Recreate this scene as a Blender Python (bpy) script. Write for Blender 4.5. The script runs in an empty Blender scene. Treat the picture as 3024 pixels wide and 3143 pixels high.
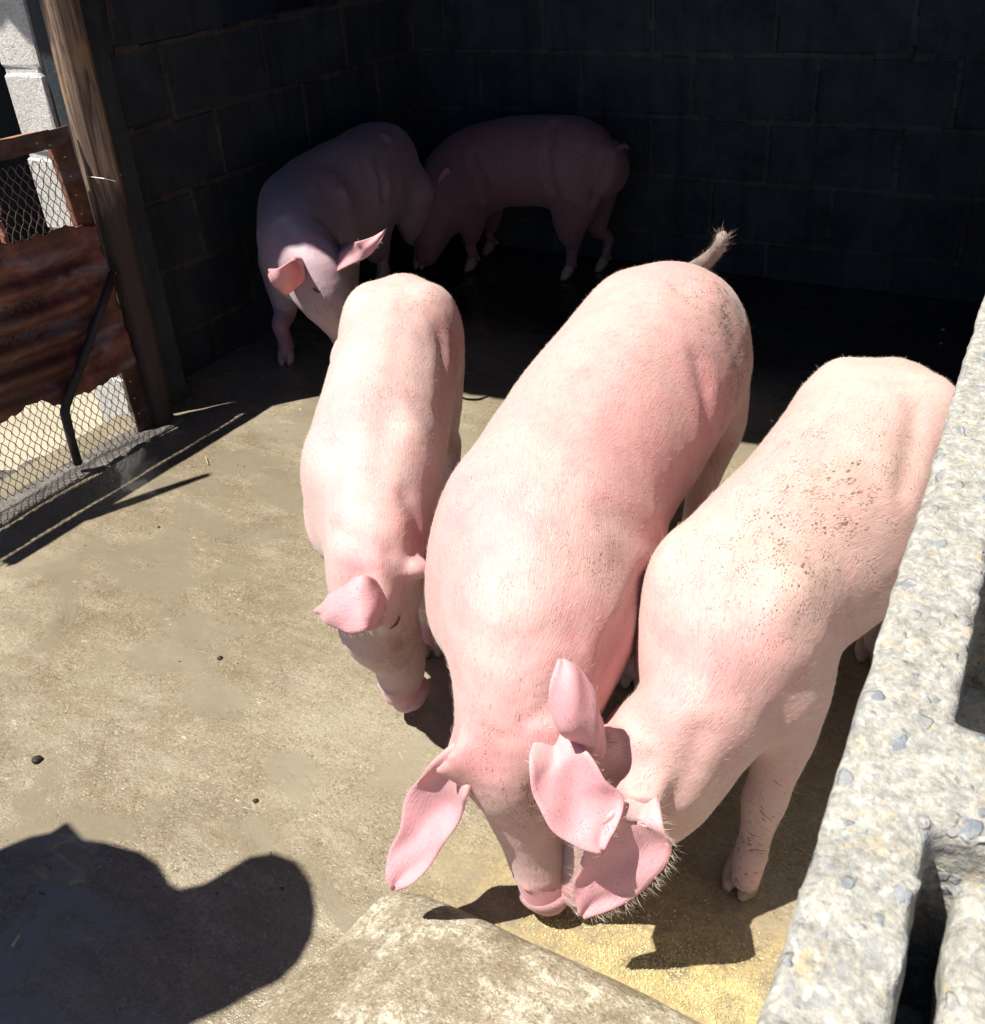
import bpy, math, random
import numpy as np
from mathutils import Vector, Matrix
from mathutils.bvhtree import BVHTree

# ------------------------------------------------------------------ camera, sky, sun, exposure
SC = bpy.context.scene
COL = SC.collection
cam_data = bpy.data.cameras.new("camera")
cam = bpy.data.objects.new("camera", cam_data)
COL.objects.link(cam)
cam.matrix_world = Matrix.Translation((2.24660,-3.25555,1.23947)) @ Matrix(((0.863684,-0.192375,0.465878),(0.500009,0.443589,-0.743788),(-0.063572,0.875340,0.479310))).to_4x4()
cam_data.sensor_fit = 'HORIZONTAL'; cam_data.sensor_width = 36.0
cam_data.lens = 36.6032; cam_data.shift_y = -0.08084
cam_data.clip_start = 0.02; cam_data.clip_end = 500
cam_data.dof.use_dof = True; cam_data.dof.focus_distance = 1.55; cam_data.dof.aperture_fstop = 32
SC.camera = cam

SUN = Vector((-0.30, -0.35, 1.0)).normalized()          # towards the sun
world = bpy.data.worlds.new("World"); SC.world = world; world.use_nodes = True
wn = world.node_tree.nodes; wl = world.node_tree.links
bg = wn["Background"]; sky = wn.new("ShaderNodeTexSky"); sky.sky_type = 'NISHITA'
sky.sun_disc = False
sky.sun_elevation = math.asin(SUN.z); sky.sun_rotation = math.atan2(SUN.x, SUN.y)
sky.air_density = 0.50; sky.dust_density = 0.0; sky.ozone_density = 10.0
wl.new(sky.outputs[0], bg.inputs[0]); bg.inputs[1].default_value = 0.05
sun_data = bpy.data.lights.new("sun", 'SUN'); sun_data.energy = 5.0; sun_data.angle = math.radians(0.53)
sun_data.color = (1.0, 0.955, 0.87)
sun = bpy.data.objects.new("sun", sun_data); COL.objects.link(sun)
sun.rotation_euler = SUN.to_track_quat('Z', 'Y').to_euler()
SC.view_settings.view_transform = 'Standard'; SC.view_settings.look = 'None'
SC.view_settings.exposure = 1.13; SC.view_settings.gamma = 1.0

rng = np.random.default_rng(7)
AF = 0.52      # the photograph is exposed bright: real-world albedos under a raised exposure

# ------------------------------------------------------------------ helpers
def tag(o, label=None, cat=None, group=None, kind=None):
    if label: o['label'] = label
    if cat: o['category'] = cat
    if group: o['group'] = group
    if kind: o['kind'] = kind
    return o

def thing(name, label, cat, loc=(0, 0, 0), group=None):
    o = bpy.data.objects.new(name, None); COL.objects.link(o); o.location = loc
    o.empty_display_size = 0.1
    return tag(o, label, cat, group)

def mesh_obj(name, V, F, mat, parent=None, smooth=True, attrs=None, off=None):
    me = bpy.data.meshes.new(name)
    V = np.asarray(V, dtype=np.float64)
    p = np.array(parent.location) if parent is not None and off is None else (np.array(off) if off is not None else np.zeros(3))
    V = V - p
    if isinstance(F, np.ndarray):
        n, k = F.shape
        me.vertices.add(len(V)); me.vertices.foreach_set("co", V.astype(np.float32).ravel())
        me.loops.add(n * k); me.loops.foreach_set("vertex_index", F.astype(np.int32).ravel())
        me.polygons.add(n); me.polygons.foreach_set("loop_start", (np.arange(n) * k).astype(np.int32))
        me.update(calc_edges=True); me.validate(verbose=False)
    else:
        assert max(max(f) for f in F) < len(V), name
        me.from_pydata([tuple(v) for v in V], [], [tuple(int(i) for i in f) for f in F]); me.update()
    me.polygons.foreach_set("use_smooth", [smooth] * len(me.polygons))
    if attrs:
        for k, a in attrs.items():
            a = np.asarray(a, dtype=np.float32)
            if a.ndim == 1:
                at = me.attributes.new(k, 'FLOAT', 'POINT'); at.data.foreach_set("value", a)
            else:
                at = me.attributes.new(k, 'FLOAT_VECTOR', 'POINT'); at.data.foreach_set("vector", a.ravel())
    if mat is not None: me.materials.append(mat)
    o = bpy.data.objects.new(name, me); COL.objects.link(o)
    if parent is not None: o.parent = parent
    return o

class MB:
    """collects simple solids into one mesh"""
    def __init__(s): s.V = []; s.F = []
    def add(s, V, F):
        n = len(s.V); s.V += [tuple(v) for v in V]; s.F += [tuple(i + n for i in f) for f in F]
    def box(s, c, size, R=None, jit=0.0, bev=0.0):
        hx, hy, hz = [q / 2 for q in size]
        b = min(bev, hx * .9, hy * .9, hz * .9)
        P = []
        if b <= 0:
            for x in (-hx, hx):
                for y in (-hy, hy):
                    for z in (-hz, hz): P.append([x, y, z])
            F = [(0, 1, 3, 2), (4, 6, 7, 5), (0, 4, 5, 1), (2, 3, 7, 6), (0, 2, 6, 4), (1, 5, 7, 3)]
        else:
            bm_v = []; idx = {}
            for sx in (-1, 1):
                for sy in (-1, 1):
                    for sz in (-1, 1):
                        idx[(sx, sy, sz, 0)] = len(P); P.append([sx * hx, sy * (hy - b), sz * (hz - b)])
                        idx[(sx, sy, sz, 1)] = len(P); P.append([sx * (hx - b), sy * hy, sz * (hz - b)])
                        idx[(sx, sy, sz, 2)] = len(P); P.append([sx * (hx - b), sy * (hy - b), sz * hz])
            F = []
            def q(*k): F.append(tuple(idx[i] for i in k))
            for a in (-1, 1):
                q((a, -1, -1, 0), (a, 1, -1, 0), (a, 1, 1, 0), (a, -1, 1, 0))
                q((-1, a, -1, 1), (1, a, -1, 1), (1, a, 1, 1), (-1, a, 1, 1))
                q((-1, -1, a, 2), (1, -1, a, 2), (1, 1, a, 2), (-1, 1, a, 2))
            for a in (-1, 1):
                for c_ in (-1, 1):
                    q((a, c_, -1, 0), (a, c_, 1, 0), (a, c_, 1, 1), (a, c_, -1, 1))
                    q((a, -1, c_, 0), (a, 1, c_, 0), (a, 1, c_, 2), (a, -1, c_, 2))
                    q((-1, a, c_, 1), (1, a, c_, 1), (1, a, c_, 2), (-1, a, c_, 2))
                    for d in (-1, 1): q((a, c_, d, 0), (a, c_, d, 1), (a, c_, d, 2))
        P = np.array(P)
        if jit: P = P + rng.uniform(-jit, jit, P.shape)
        if R is not None: P = P @ np.array(R).T
        s.add(P + np.array(c), F)
    def tube(s, pts, r, n=8, cap=True):
        pts = [np.array(p, float) for p in pts]; m = len(pts)
        rr = r if hasattr(r, '__len__') else [r] * m
        up = np.array([0.13, 0.21, 0.97]); V = []
        for i, p in enumerate(pts):
            t = pts[min(i + 1, m - 1)] - pts[max(i - 1, 0)]; t = t / (np.linalg.norm(t) + 1e-9)
            a = np.cross(t, up)
            if np.linalg.norm(a) < 1e-3: a = np.cross(t, [1, 0, 0])
            a /= np.linalg.norm(a); b = np.cross(t, a)
            for k in range(n):
                an = 2 * math.pi * k / n
                V.append(p + rr[i] * (math.cos(an) * a + math.sin(an) * b))
        F = []
        for i in range(m - 1):
            for k in range(n):
                k2 = (k + 1) % n
                F.append((i * n + k, i * n + k2, (i + 1) * n + k2, (i + 1) * n + k))
        if cap:
            F.append(tuple(range(n - 1, -1, -1))); F.append(tuple((m - 1) * n + k for k in range(n)))
        s.add(V, F)
    def build(s, name, mat, parent=None, smooth=False):
        o = mesh_obj(name, s.V, s.F, mat, parent, smooth)
        import bmesh
        bm = bmesh.new(); bm.from_mesh(o.data); bmesh.ops.recalc_face_normals(bm, faces=bm.faces); bm.to_mesh(o.data); bm.free()
        return o

def vnoise(P, seed=0, octaves=3):
    """cheap value noise on (N,3) points, about -1..1"""
    P = np.asarray(P, float); out = np.zeros(len(P)); amp = 1.0; tot = 0
    for o in range(octaves):
        Q = P * 2 ** o + seed * 17.3 + o * 5.1
        I = np.floor(Q).astype(np.int64); f = Q - I; f = f * f * (3 - 2 * f)
        acc = 0
        for dx in (0, 1):
            for dy in (0, 1):
                for dz in (0, 1):
                    h = ((I[:, 0] + dx) * 73856093) ^ ((I[:, 1] + dy) * 19349663) ^ ((I[:, 2] + dz) * 83492791)
                    h = (h ^ (h >> 13)) * 1274126177 & 0xffffffff
                    h = ((h ^ (h >> 16)) & 0xffff) / 65535.0 * 2 - 1
                    w = (f[:, 0] if dx else 1 - f[:, 0]) * (f[:, 1] if dy else 1 - f[:, 1]) * (f[:, 2] if dz else 1 - f[:, 2])
                    acc = acc + h * w
        out += acc * amp; tot += amp; amp *= 0.5
    return out / tot

def surface_nets(F, org, h, smooth_it=1):
    nx, ny, nz = F.shape
    ins = F < 0
    sl = lambda A, o: A[o[0]:nx - 1 + o[0], o[1]:ny - 1 + o[1], o[2]:nz - 1 + o[2]]
    cor = [(i, j, k) for i in (0, 1) for j in (0, 1) for k in (0, 1)]
    anyc = np.zeros((nx - 1, ny - 1, nz - 1), bool); allc = np.ones_like(anyc)
    for c in cor:
        s = sl(ins, c); anyc |= s; allc &= s
    act = anyc & ~allc
    I = np.argwhere(act); n = len(I)
    idx = -np.ones(act.shape, np.int64); idx[act] = np.arange(n)
    acc = np.zeros((n, 3)); cnt = np.zeros(n)
    for c in cor:
        for ax in range(3):
            if c[ax] == 0:
                d = list(c); d[ax] = 1
                f0 = F[I[:, 0] + c[0], I[:, 1] + c[1], I[:, 2] + c[2]]
                f1 = F[I[:, 0] + d[0], I[:, 1] + d[1], I[:, 2] + d[2]]
                m = (f0 < 0) != (f1 < 0)
                t = np.where(m, f0 / (f0 - f1 + 1e-20), 0)
                p = np.tile(np.array(c, float), (n, 1)); p[:, ax] = t
                acc[m] += p[m]; cnt[m] += 1
    V = np.array(org) + h * (I + acc / np.maximum(cnt, 1)[:, None])
    quads = []
    for ax in range(3):
        a, b = [(1, 2), (2, 0), (0, 1)][ax]
        lo = [slice(None)] * 3; hi = [slice(None)] * 3
        lo[ax] = slice(0, -1); hi[ax] = slice(1, None)
        ch = ins[tuple(lo)] != ins[tuple(hi)]
        E = np.argwhere(ch)
        lim = np.array(act.shape)
        ok = (E[:, a] > 0) & (E[:, b] > 0) & (E[:, a] < lim[a]) & (E[:, b] < lim[b])
        E = E[ok]
        def cell(da, db):
            Q = E.copy(); Q[:, a] -= da; Q[:, b] -= db
            return idx[Q[:, 0], Q[:, 1], Q[:, 2]]
        q = np.stack([cell(1, 1), cell(0, 1), cell(0, 0), cell(1, 0)], 1)
        flip = ~ins[E[:, 0], E[:, 1], E[:, 2]]
        q[flip] = q[flip][:, ::-1]
        quads.append(q)
    Q = np.concatenate(quads); Q = Q[(Q >= 0).all(1)]
    for _ in range(smooth_it):
        A = np.zeros_like(V); c = np.zeros(n)
        for k in range(4):
            i0 = Q[:, k]; i1 = Q[:, (k + 1) % 4]
            for j in range(3): A[:, j] += np.bincount(i0, V[i1, j], n) + np.bincount(i1, V[i0, j], n)
            c += np.bincount(i0, minlength=n) + np.bincount(i1, minlength=n)
        V = V * 0.5 + 0.5 * A / np.maximum(c, 1)[:, None]
    return V, Q

def vert_normals(V, Q):
    fn = np.cross(V[Q[:, 2]] - V[Q[:, 0]], V[Q[:, 3]] - V[Q[:, 1]])
    N = np.zeros_like(V)
    for k in range(Q.shape[1]):
        for j in range(3): N[:, j] += np.bincount(Q[:, k], fn[:, j], len(V))
    return N / (np.linalg.norm(N, axis=1)[:, None] + 1e-12)

def smin(a, b, k):
    h = np.clip(0.5 + 0.5 * (b - a) / k, 0, 1)
    return b * (1 - h) + a * h - k * h * (1 - h)

# ------------------------------------------------------------------ node helpers
def new_mat(name):
    m = bpy.data.materials.new(name); m.use_nodes = True
    nt = m.node_tree; return m, nt, nt.nodes["Principled BSDF"]

class NT:
    def __init__(s, nt): s.nt = nt; s.n = nt.nodes; s.l = nt.links
    def node(s, t, **kw):
        x = s.n.new(t)
        for k, v in kw.items(): setattr(x, k, v)
        return x
    def set(s, sock, v):
        if isinstance(v, bpy.types.NodeSocket): s.l.new(v, sock)
        elif v is not None:
            if hasattr(sock.default_value, '__len__') and hasattr(v, '__len__') and len(sock.default_value) == 4 and len(v) == 3: v = (v[0] * AF, v[1] * AF, v[2] * AF, 1)
            sock.default_value = v
    def coord(s, what='Object'): return s.node("ShaderNodeTexCoord").outputs[what]
    def attr(s, name, out='Fac'):
        a = s.node("ShaderNodeAttribute"); a.attribute_name = name; return a.outputs[out]
    def mapping(s, v, scale=(1, 1, 1), rot=(0, 0, 0), loc=(0, 0, 0)):
        m = s.node("ShaderNodeMapping"); s.set(m.inputs[0], v); m.inputs['Scale'].default_value = scale
        m.inputs['Rotation'].default_value = rot; m.inputs['Location'].default_value = loc; return m.outputs[0]
    def noise(s, v, scale, detail=4, rough=0.55, dist=0.0, out=0):
        n = s.node("ShaderNodeTexNoise"); s.set(n.inputs['Vector'], v); n.inputs['Scale'].default_value = scale
        n.inputs['Detail'].default_value = detail; n.inputs['Roughness'].default_value = rough
        n.inputs['Distortion'].default_value = dist; return n.outputs[out]
    def voronoi(s, v, scale, feature='F1', out='Distance', rand=1.0, dim='3D'):
        n = s.node("ShaderNodeTexVoronoi"); n.feature = feature; n.voronoi_dimensions = dim; s.set(n.inputs['Vector'], v)
        n.inputs['Scale'].default_value = scale; n.inputs['Randomness'].default_value = rand; return n.outputs[out]
    def ramp(s, f, stops, interp='LINEAR'):
        r = s.node("ShaderNodeValToRGB"); s.set(r.inputs[0], f); e = r.color_ramp.elements; r.color_ramp.interpolation = interp
        while len(e) < len(stops): e.new(0.5)
        for i, (p, c) in enumerate(stops):
            e[i].position = p; e[i].color = (c[0] * AF, c[1] * AF, c[2] * AF, 1) if hasattr(c, '__len__') else (c, c, c, 1)
        return r.outputs[0]
    def mix(s, f, a, b, mode='MIX'):
        m = s.node("ShaderNodeMix"); m.data_type = 'RGBA'; m.blend_type = mode
        s.set(m.inputs[0], f); s.set(m.inputs[6], a); s.set(m.inputs[7], b); return m.outputs[2]
    def math(s, op, a, b=None, c=None, clamp=False):
        m = s.node("ShaderNodeMath"); m.operation = op; m.use_clamp = clamp
        s.set(m.inputs[0], a)
        if b is not None: s.set(m.inputs[1], b)
        if c is not None: s.set(m.inputs[2], c)
        return m.outputs[0]
    def bump(s, h, strength=0.3, dist=0.01, normal=None):
        b = s.node("ShaderNodeBump"); s.set(b.inputs['Height'], h); b.inputs['Strength'].default_value = strength
        b.inputs['Distance'].default_value = dist
        if normal is not None: s.l.new(normal, b.inputs['Normal'])
        return b.outputs[0]

# ------------------------------------------------------------------ materials
def mat_skin(name, base=(0.80, 0.50, 0.42), pink=(0.80, 0.36, 0.34), cream=(0.82, 0.64, 0.48), seed=0.0, dusk=(0.42, 0.30, 0.22), ear=False):
    m, nt, b = new_mat(name); g = NT(nt)
    co = g.mapping(g.coord('Object'), loc=(seed, seed * 1.7, seed * .3))
    fs = g.attr('fs', 'Vector')
    n1 = g.noise(co, 7, 4, 0.6)
    n2 = g.noise(co, 23, 4, 0.6)
    c = g.mix(g.ramp(n1, [(0.38, 0.0), (0.66, 1.0)]), base, cream)
    pk = g.math('MULTIPLY', g.attr('pink'), 1.0)
    pk = g.math('ADD', pk, g.math('MULTIPLY', g.ramp(n2, [(0.45, 0.0), (0.7, 1.0)]), 0.35), clamp=True)
    c = g.mix(pk, c, pink)
    # fine hair streaks running along the body
    st = g.noise(g.mapping(fs, scale=(70, 900, 1)), 1.0, 3, 0.6, 0.2)
    st2 = g.noise(g.mapping(fs, scale=(40, 420, 1)), 1.0, 3, 0.6, 0.5)
    stk = g.math('MULTIPLY', g.ramp(st, [(0.48, 0.0), (0.68, 1.0)]), 0.22)
    c = g.mix(stk, c, (0.98, 0.84, 0.74))
    stk2 = g.math('MULTIPLY', g.ramp(st2, [(0.5, 0.0), (0.75, 1.0)]), 0.16)
    c = g.mix(stk2, c, (0.58, 0.30, 0.24))
    # little freckles of mud everywhere, dense where the dirt attribute is high
    d = g.attr('dirt')
    spx = g.mapping(fs, scale=(1.0, 1.9, 1))
    v = g.voronoi(spx, 170, dim='2D')
    vr = g.noise(spx, 40, 2, 0.5)
    thr = g.math('MULTIPLY_ADD', g.math('ADD', d, 0.24), 0.42, 0.0)
    thr = g.math('MULTIPLY', thr, g.ramp(vr, [(0.42, 0.1), (0.62, 1.3)]))
    spot = g.math('LESS_THAN', v, thr)
    c = g.mix(g.math('MULTIPLY', spot, g.ramp(g.noise(co, 60, 2), [(0.3, 0.35), (0.7, 0.85)])), c, (0.11, 0.06, 0.04))
    v2 = g.voronoi(g.mapping(fs, scale=(1.0, 1.6, 1), loc=(3, 1, 0)), 62, dim='2D')
    thr2 = g.math('MULTIPLY', g.math('ADD', d, 0.04), g.ramp(g.noise(spx, 17, 2), [(0.46, 0.0), (0.62, 0.36)]))
    c = g.mix(g.math('MULTIPLY', g.math('LESS_THAN', v2, thr2), 0.8), c, (0.07, 0.035, 0.025))
    film = g.math('MULTIPLY', d, g.ramp(g.noise(co, 30, 4, 0.7), [(0.35, 0.25), (0.7, 0.95)]))
    c = g.mix(film, c, dusk)
    g.set(b.inputs['Base Color'], c)
    g.set(b.inputs['Roughness'], g.ramp(n2, [(0.3, 0.46), (0.7, 0.66)]))
    b.inputs['Specular IOR Level'].default_value = 0.28
    b.inputs['Subsurface Weight'].default_value = 0.22
    b.inputs['Subsurface Radius'].default_value = (0.020, 0.007, 0.004)
    b.inputs['Subsurface Scale'].default_value = 1.0
    b.inputs['Sheen Weight'].default_value = 0.12; b.inputs['Sheen Roughness'].default_value = 0.4
    hgt = g.math('ADD', g.math('MULTIPLY', st, 0.6), g.math('MULTIPLY', st2, 0.9))
    hgt = g.math('ADD', hgt, g.math('MULTIPLY', g.noise(co, 55, 4, 0.6), 1.2))
    g.set(b.inputs['Normal'], g.bump(hgt, 0.42, 0.0022))
    if ear:
        b.inputs['Subsurface Weight'].default_value = 0.15
        tr = g.node("ShaderNodeBsdfTranslucent"); tr.inputs[0].default_value = (0.75, 0.17, 0.13, 1)
        mx = g.node("ShaderNodeMixShader"); mx.inputs[0].default_value = 0.16
        nt.links.new(b.outputs[0], mx.inputs[1]); nt.links.new(tr.outputs[0], mx.inputs[2]); nt.links.new(mx.outputs[0], nt.nodes["Material Output"].inputs[0])
    return m

def mat_simple(name, col, rough=0.6, nscale=20, var=0.3, bump=0.2, dist=0.003, spec=0.4, metal=0.0):
    m, nt, b = new_mat(name); g = NT(nt); co = g.coord('Object')
    n = g.noise(co, nscale, 5, 0.6)
    dark = tuple(x * (1 - var) for x in col); lite = tuple(min(1, x * (1 + var)) for x in col)
    g.set(b.inputs['Base Color'], g.ramp(n, [(0.3, dark), (0.7, lite)]))
    b.inputs['Roughness'].default_value = rough; b.inputs['Specular IOR Level'].default_value = spec; b.inputs['Metallic'].default_value = metal
    g.set(b.inputs['Normal'], g.bump(g.noise(co, nscale * 4, 4, 0.6), bump, dist))
    return m

def mat_hair():
    m, nt, b = new_mat('bristle_hair'); g = NT(nt)
    g.set(b.inputs['Base Color'], g.mix(g.attr('tone'), (0.90, 0.74, 0.60), (0.16, 0.10, 0.08)))
    b.inputs['Roughness'].default_value = 0.35; b.inputs['Specular IOR Level'].default_value = 0.5
    return m

def mat_floor():
    m, nt, b = new_mat('wet_concrete_floor'); g = NT(nt); co = g.coord('Object')
    big = g.noise(co, 1.7, 4, 0.6, 0.5)
    mid = g.noise(g.mapping(co, scale=(1, 1.7, 1), rot=(0, 0, math.radians(-32))), 6, 6, 0.7, 0.5)
    brush = g.noise(g.mapping(co, scale=(1.2, 9, 1), rot=(0, 0, math.radians(-38))), 4.0, 5, 0.65, 0.5)
    fine = g.noise(co, 85, 5, 0.78); grit = g.noise(co, 260, 3, 0.7)
    pud = g.ramp(g.noise(g.mapping(co, scale=(1, 1.5, 1), rot=(0, 0, math.radians(-35)), loc=(4, 2, 0)), 3.4, 6, 0.62, 0.9), [(0.50, 0), (0.565, 1)])
    c = g.ramp(mid, [(0.30, (0.250, 0.198, 0.128)), (0.50, (0.355, 0.295, 0.202)), (0.70, (0.460, 0.396, 0.285))])
    c = g.mix(g.ramp(fine, [(0.34, 0.5), (0.46, 0)]), c, (0.170, 0.125, 0.070))
    c = g.mix(g.ramp(fine, [(0.60, 0), (0.74, 0.4)]), c, (0.66, 0.60, 0.46))
    c = g.mix(g.math('MULTIPLY', g.ramp(brush, [(0.45, 0), (0.64, 1)]), 0.6), c, (0.28, 0.225, 0.135))
    c = g.mix(g.math('MULTIPLY', pud, 0.78), c, (0.335, 0.288, 0.205))
    c = g.mix(g.math('MULTIPLY', g.ramp(big, [(0.46, 0), (0.64, 1)]), 0.35), c, (0.62, 0.565, 0.42))
    gco = g.mix(0.004, co, g.noise(co, 120, 2, 0.5, out=1), 'ADD')
    gv = g.voronoi(gco, 330, out='Color'); gs = g.node("ShaderNodeSeparateColor"); g.set(gs.inputs[0], gv); gd = g.voronoi(gco, 330)
    gm = g.math('SUBTRACT', 1.0, g.math('MULTIPLY', pud, 0.75))
    patch = g.ramp(g.noise(co, 14, 4, 0.7), [(0.38, 0.35), (0.62, 1.0)])
    gm = g.math('MULTIPLY', gm, patch)
    c = g.mix(g.math('MULTIPLY', gm, g.ramp(gs.outputs[0], [(0.06, 0.55), (0.22, 0.0)])), c, (0.13, 0.095, 0.055))
    c = g.mix(g.math('MULTIPLY', gm, g.ramp(gs.outputs[0], [(0.82, 0.0), (0.97, 0.45)])), c, (0.72, 0.64, 0.48))
    # small pale scrapes and dark crumbs
    scr = g.noise(g.mapping(co, scale=(1, 2.4, 1), rot=(0, 0, math.radians(-30))), 19, 5, 0.75, 0.9)
    c = g.mix(g.ramp(scr, [(0.65, 0), (0.70, 0.7)]), c, (0.88, 0.82, 0.68))
    c = g.mix(g.ramp(g.noise(co, 48, 3, 0.6), [(0.265, 0.9), (0.30, 0)]), c, (0.06, 0.045, 0.03))
    # leftover ground feed, yellow, around the trough corner
    sep = g.node("ShaderNodeSeparateXYZ"); g.set(sep.inputs[0], co)
    dx = g.math('SUBTRACT', sep.outputs[0], 2.0); dy = g.math('SUBTRACT', sep.outputs[1], -2.49)
    dd = g.math('SQRT', g.math('ADD', g.math('MULTIPLY', g.math('MULTIPLY', dx, dx), 4.5), g.math('MULTIPLY', g.math('MULTIPLY', dy, dy), 34.0)))
    fm = g.ramp(dd, [(0.15, 1), (1.1, 0)])
    gr = g.noise(co, 150, 4, 0.8)
    fm2 = g.math('MULTIPLY', fm, g.ramp(g.math('ADD', g.noise(co, 26, 5, 0.75), g.math('MULTIPLY', gr, 0.7)), [(0.66, 0), (0.95, 0.85)]))
    c = g.mix(fm2, c, g.ramp(g.noise(co, 190, 2), [(0.3, (0.62, 0.44, 0.17)), (0.7, (0.98, 0.78, 0.38))]))
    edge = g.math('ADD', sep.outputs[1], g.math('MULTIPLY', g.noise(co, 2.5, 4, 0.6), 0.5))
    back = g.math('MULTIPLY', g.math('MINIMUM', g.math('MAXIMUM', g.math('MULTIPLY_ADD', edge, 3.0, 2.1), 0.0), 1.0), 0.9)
    c = g.mix(back, c, (0.030, 0.028, 0.030))  # deepens the roof shade in the floor colour, near black towards the back
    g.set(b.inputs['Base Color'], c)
    wet = g.noise(co, 5.5, 5, 0.7, 0.4)
    r = g.ramp(wet, [(0.36, 0.16), (0.52, 0.30), (0.66, 0.50)])
    r = g.math('ADD', r, g.math('MULTIPLY', g.math('SUBTRACT', fine, 0.5), 0.35), clamp=True)
    r = g.math('MULTIPLY_ADD', pud, g.math('SUBTRACT', 0.16, r), r)
    g.set(b.inputs['Roughness'], r)
    b.inputs['Specular IOR Level'].default_value = 0.65
    b.inputs['Coat IOR'].default_value = 1.33; b.inputs['Coat Roughness'].default_value = 0.05; g.set(b.inputs['Coat Weight'], g.math('MULTIPLY', pud, 0.9))
    rough = g.math('SUBTRACT', 1.0, g.math('MULTIPLY', pud, 0.88))
    h = g.math('ADD', g.math('MULTIPLY', fine, 0.30), g.math('ADD', g.math('MULTIPLY', grit, 0.25), g.math('MULTIPLY', g.math('MULTIPLY', gs.outputs[1], g.math('SUBTRACT', 0.8, gd)), 0.28)))
    h = g.math('ADD', h, g.math('MULTIPLY', brush, 0.5))
    h = g.math('MULTIPLY', g.math('SUBTRACT', g.math('ADD', h, g.math('MULTIPLY', scr, 0.5)), 0.95), rough)
    g.set(b.inputs['Normal'], g.bump(h, 0.5, 0.005))
    return m

def mat_ledge():
    m, nt, b = new_mat('trowelled_ledge_concrete'); g = NT(nt); co = g.coord('Object')
    n1 = g.noise(co, 9, 5, 0.7, 0.3); n2 = g.noise(co, 55, 5, 0.75, 0.2)
    c = g.mix(g.ramp(n1, [(0.38, 0), (0.62, 1)]), (0.36, 0.295, 0.195), (0.58, 0.51, 0.375))
    pale = g.math('MULTIPLY', g.ramp(n1, [(0.46, 0), (0.56, 1)]), g.ramp(n2, [(0.48, 0), (0.54, 1)]))
    c = g.mix(pale, c, (0.84, 0.77, 0.61))
    c = g.mix(g.math('MULTIPLY', g.ramp(g.noise(co, 140, 3, 0.7), [(0.35, 1), (0.5, 0)]), 0.5), c, (0.16, 0.12, 0.075))
    gv = g.voronoi(co, 360, out='Color'); gs = g.node("ShaderNodeSeparateColor"); g.set(gs.inputs[0], gv)
    c = g.mix(g.ramp(gs.outputs[0], [(0.05, 0.35), (0.18, 0.0)]), c, (0.18, 0.13, 0.075))
    c = g.mix(g.ramp(gs.outputs[0], [(0.86, 0.0), (0.97, 0.3)]), c, (1.0, 0.92, 0.74))
    crack = g.ramp(g.noise(co, 6, 4, 0.6, 1.2), [(0.495, 0), (0.5, 0.7), (0.505, 0)])
    c = g.mix(g.math('MULTIPLY', crack, g.ramp(n1, [(0.45, 0), (0.55, 1)])), c, (0.12, 0.09, 0.05))
    g.set(b.inputs['Base Color'], c)
    g.set(b.inputs['Roughness'], g.ramp(g.noise(co, 12, 4), [(0.35, 0.22), (0.6, 0.6)]))
    g.set(b.inputs['Normal'], g.bump(g.math('ADD', g.math('MULTIPLY', n2, 1.0), g.noise(co, 180, 3, 0.7)), 0.6, 0.004))
    return m

def mat_block_top():
    """broken face of a concrete block: grey pebbles in pale cement"""
    m, nt, b = new_mat('pebbly_block_concrete'); g = NT(nt); co = g.coord('Object')
    wob = g.mix(0.016, g.mapping(co, scale=(1.0, 0.78, 1.0), rot=(0, 0, 0.5)), g.noise(co, 50, 3, 0.6, out=1), 'ADD')
    vd = g.voronoi(wob, 125); vc = g.voronoi(wob, 125, out='Color')
    sepc = g.node("ShaderNodeSeparateColor"); g.set(sepc.inputs[0], vc)
    rad = g.math('MULTIPLY_ADD', sepc.outputs[2], 0.34, 0.16)
    isp = g.math('MULTIPLY', g.math('LESS_THAN', sepc.outputs[0], 0.62), g.math('MULTIPLY', g.math('SUBTRACT', rad, vd), 9.0, clamp=True), clamp=True)
    vs = g.voronoi(wob, 420); vsc = g.voronoi(wob, 420, out='Color'); sps = g.node("ShaderNodeSeparateColor"); g.set(sps.inputs[0], vsc)
    cem = g.ramp(g.noise(co, 130, 5, 0.8), [(0.30, (0.26, 0.25, 0.22)), (0.47, (0.52, 0.50, 0.44)), (0.66, (0.76, 0.74, 0.67))])
    yel = g.ramp(g.noise(co, 62, 4, 0.7, 0.5), [(0.56, 0), (0.66, 0.6)])
    cem = g.mix(yel, cem, (0.80, 0.62, 0.34))
    peb = g.ramp(sepc.outputs[1], [(0.0, (0.22, 0.27, 0.34)), (0.6, (0.42, 0.46, 0.52)), (1.0, (0.50, 0.46, 0.42))])
    c = g.mix(g.math('MULTIPLY', isp, g.ramp(g.noise(co, 90, 3, .7), [(0.3, 0.35), (0.6, 0.95)])), cem, peb)
    c = g.mix(g.math('MULTIPLY', g.math('LESS_THAN', sps.outputs[0], 0.22), 0.5), c, (0.38, 0.40, 0.42))
    c = g.mix(g.math('MULTIPLY', g.math('GREATER_THAN', sps.outputs[0], 0.88), 0.28), c, (1.05, 1.02, 0.95))
    c = g.mix(g.ramp(g.noise(co, 230, 4, 0.8), [(0.34, 0.7), (0.44, 0)]), c, (0.30, 0.28, 0.25))
    g.set(b.inputs['Base Color'], c); b.inputs['Roughness'].default_value = 0.8; b.inputs['Specular IOR Level'].default_value = 0.3
    h = g.math('ADD', g.noise(co, 150, 4, 0.75), g.math('MULTIPLY', isp, 0.4))
    g.set(b.inputs['Normal'], g.bump(h, 0.8, 0.003))
    return m

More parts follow.
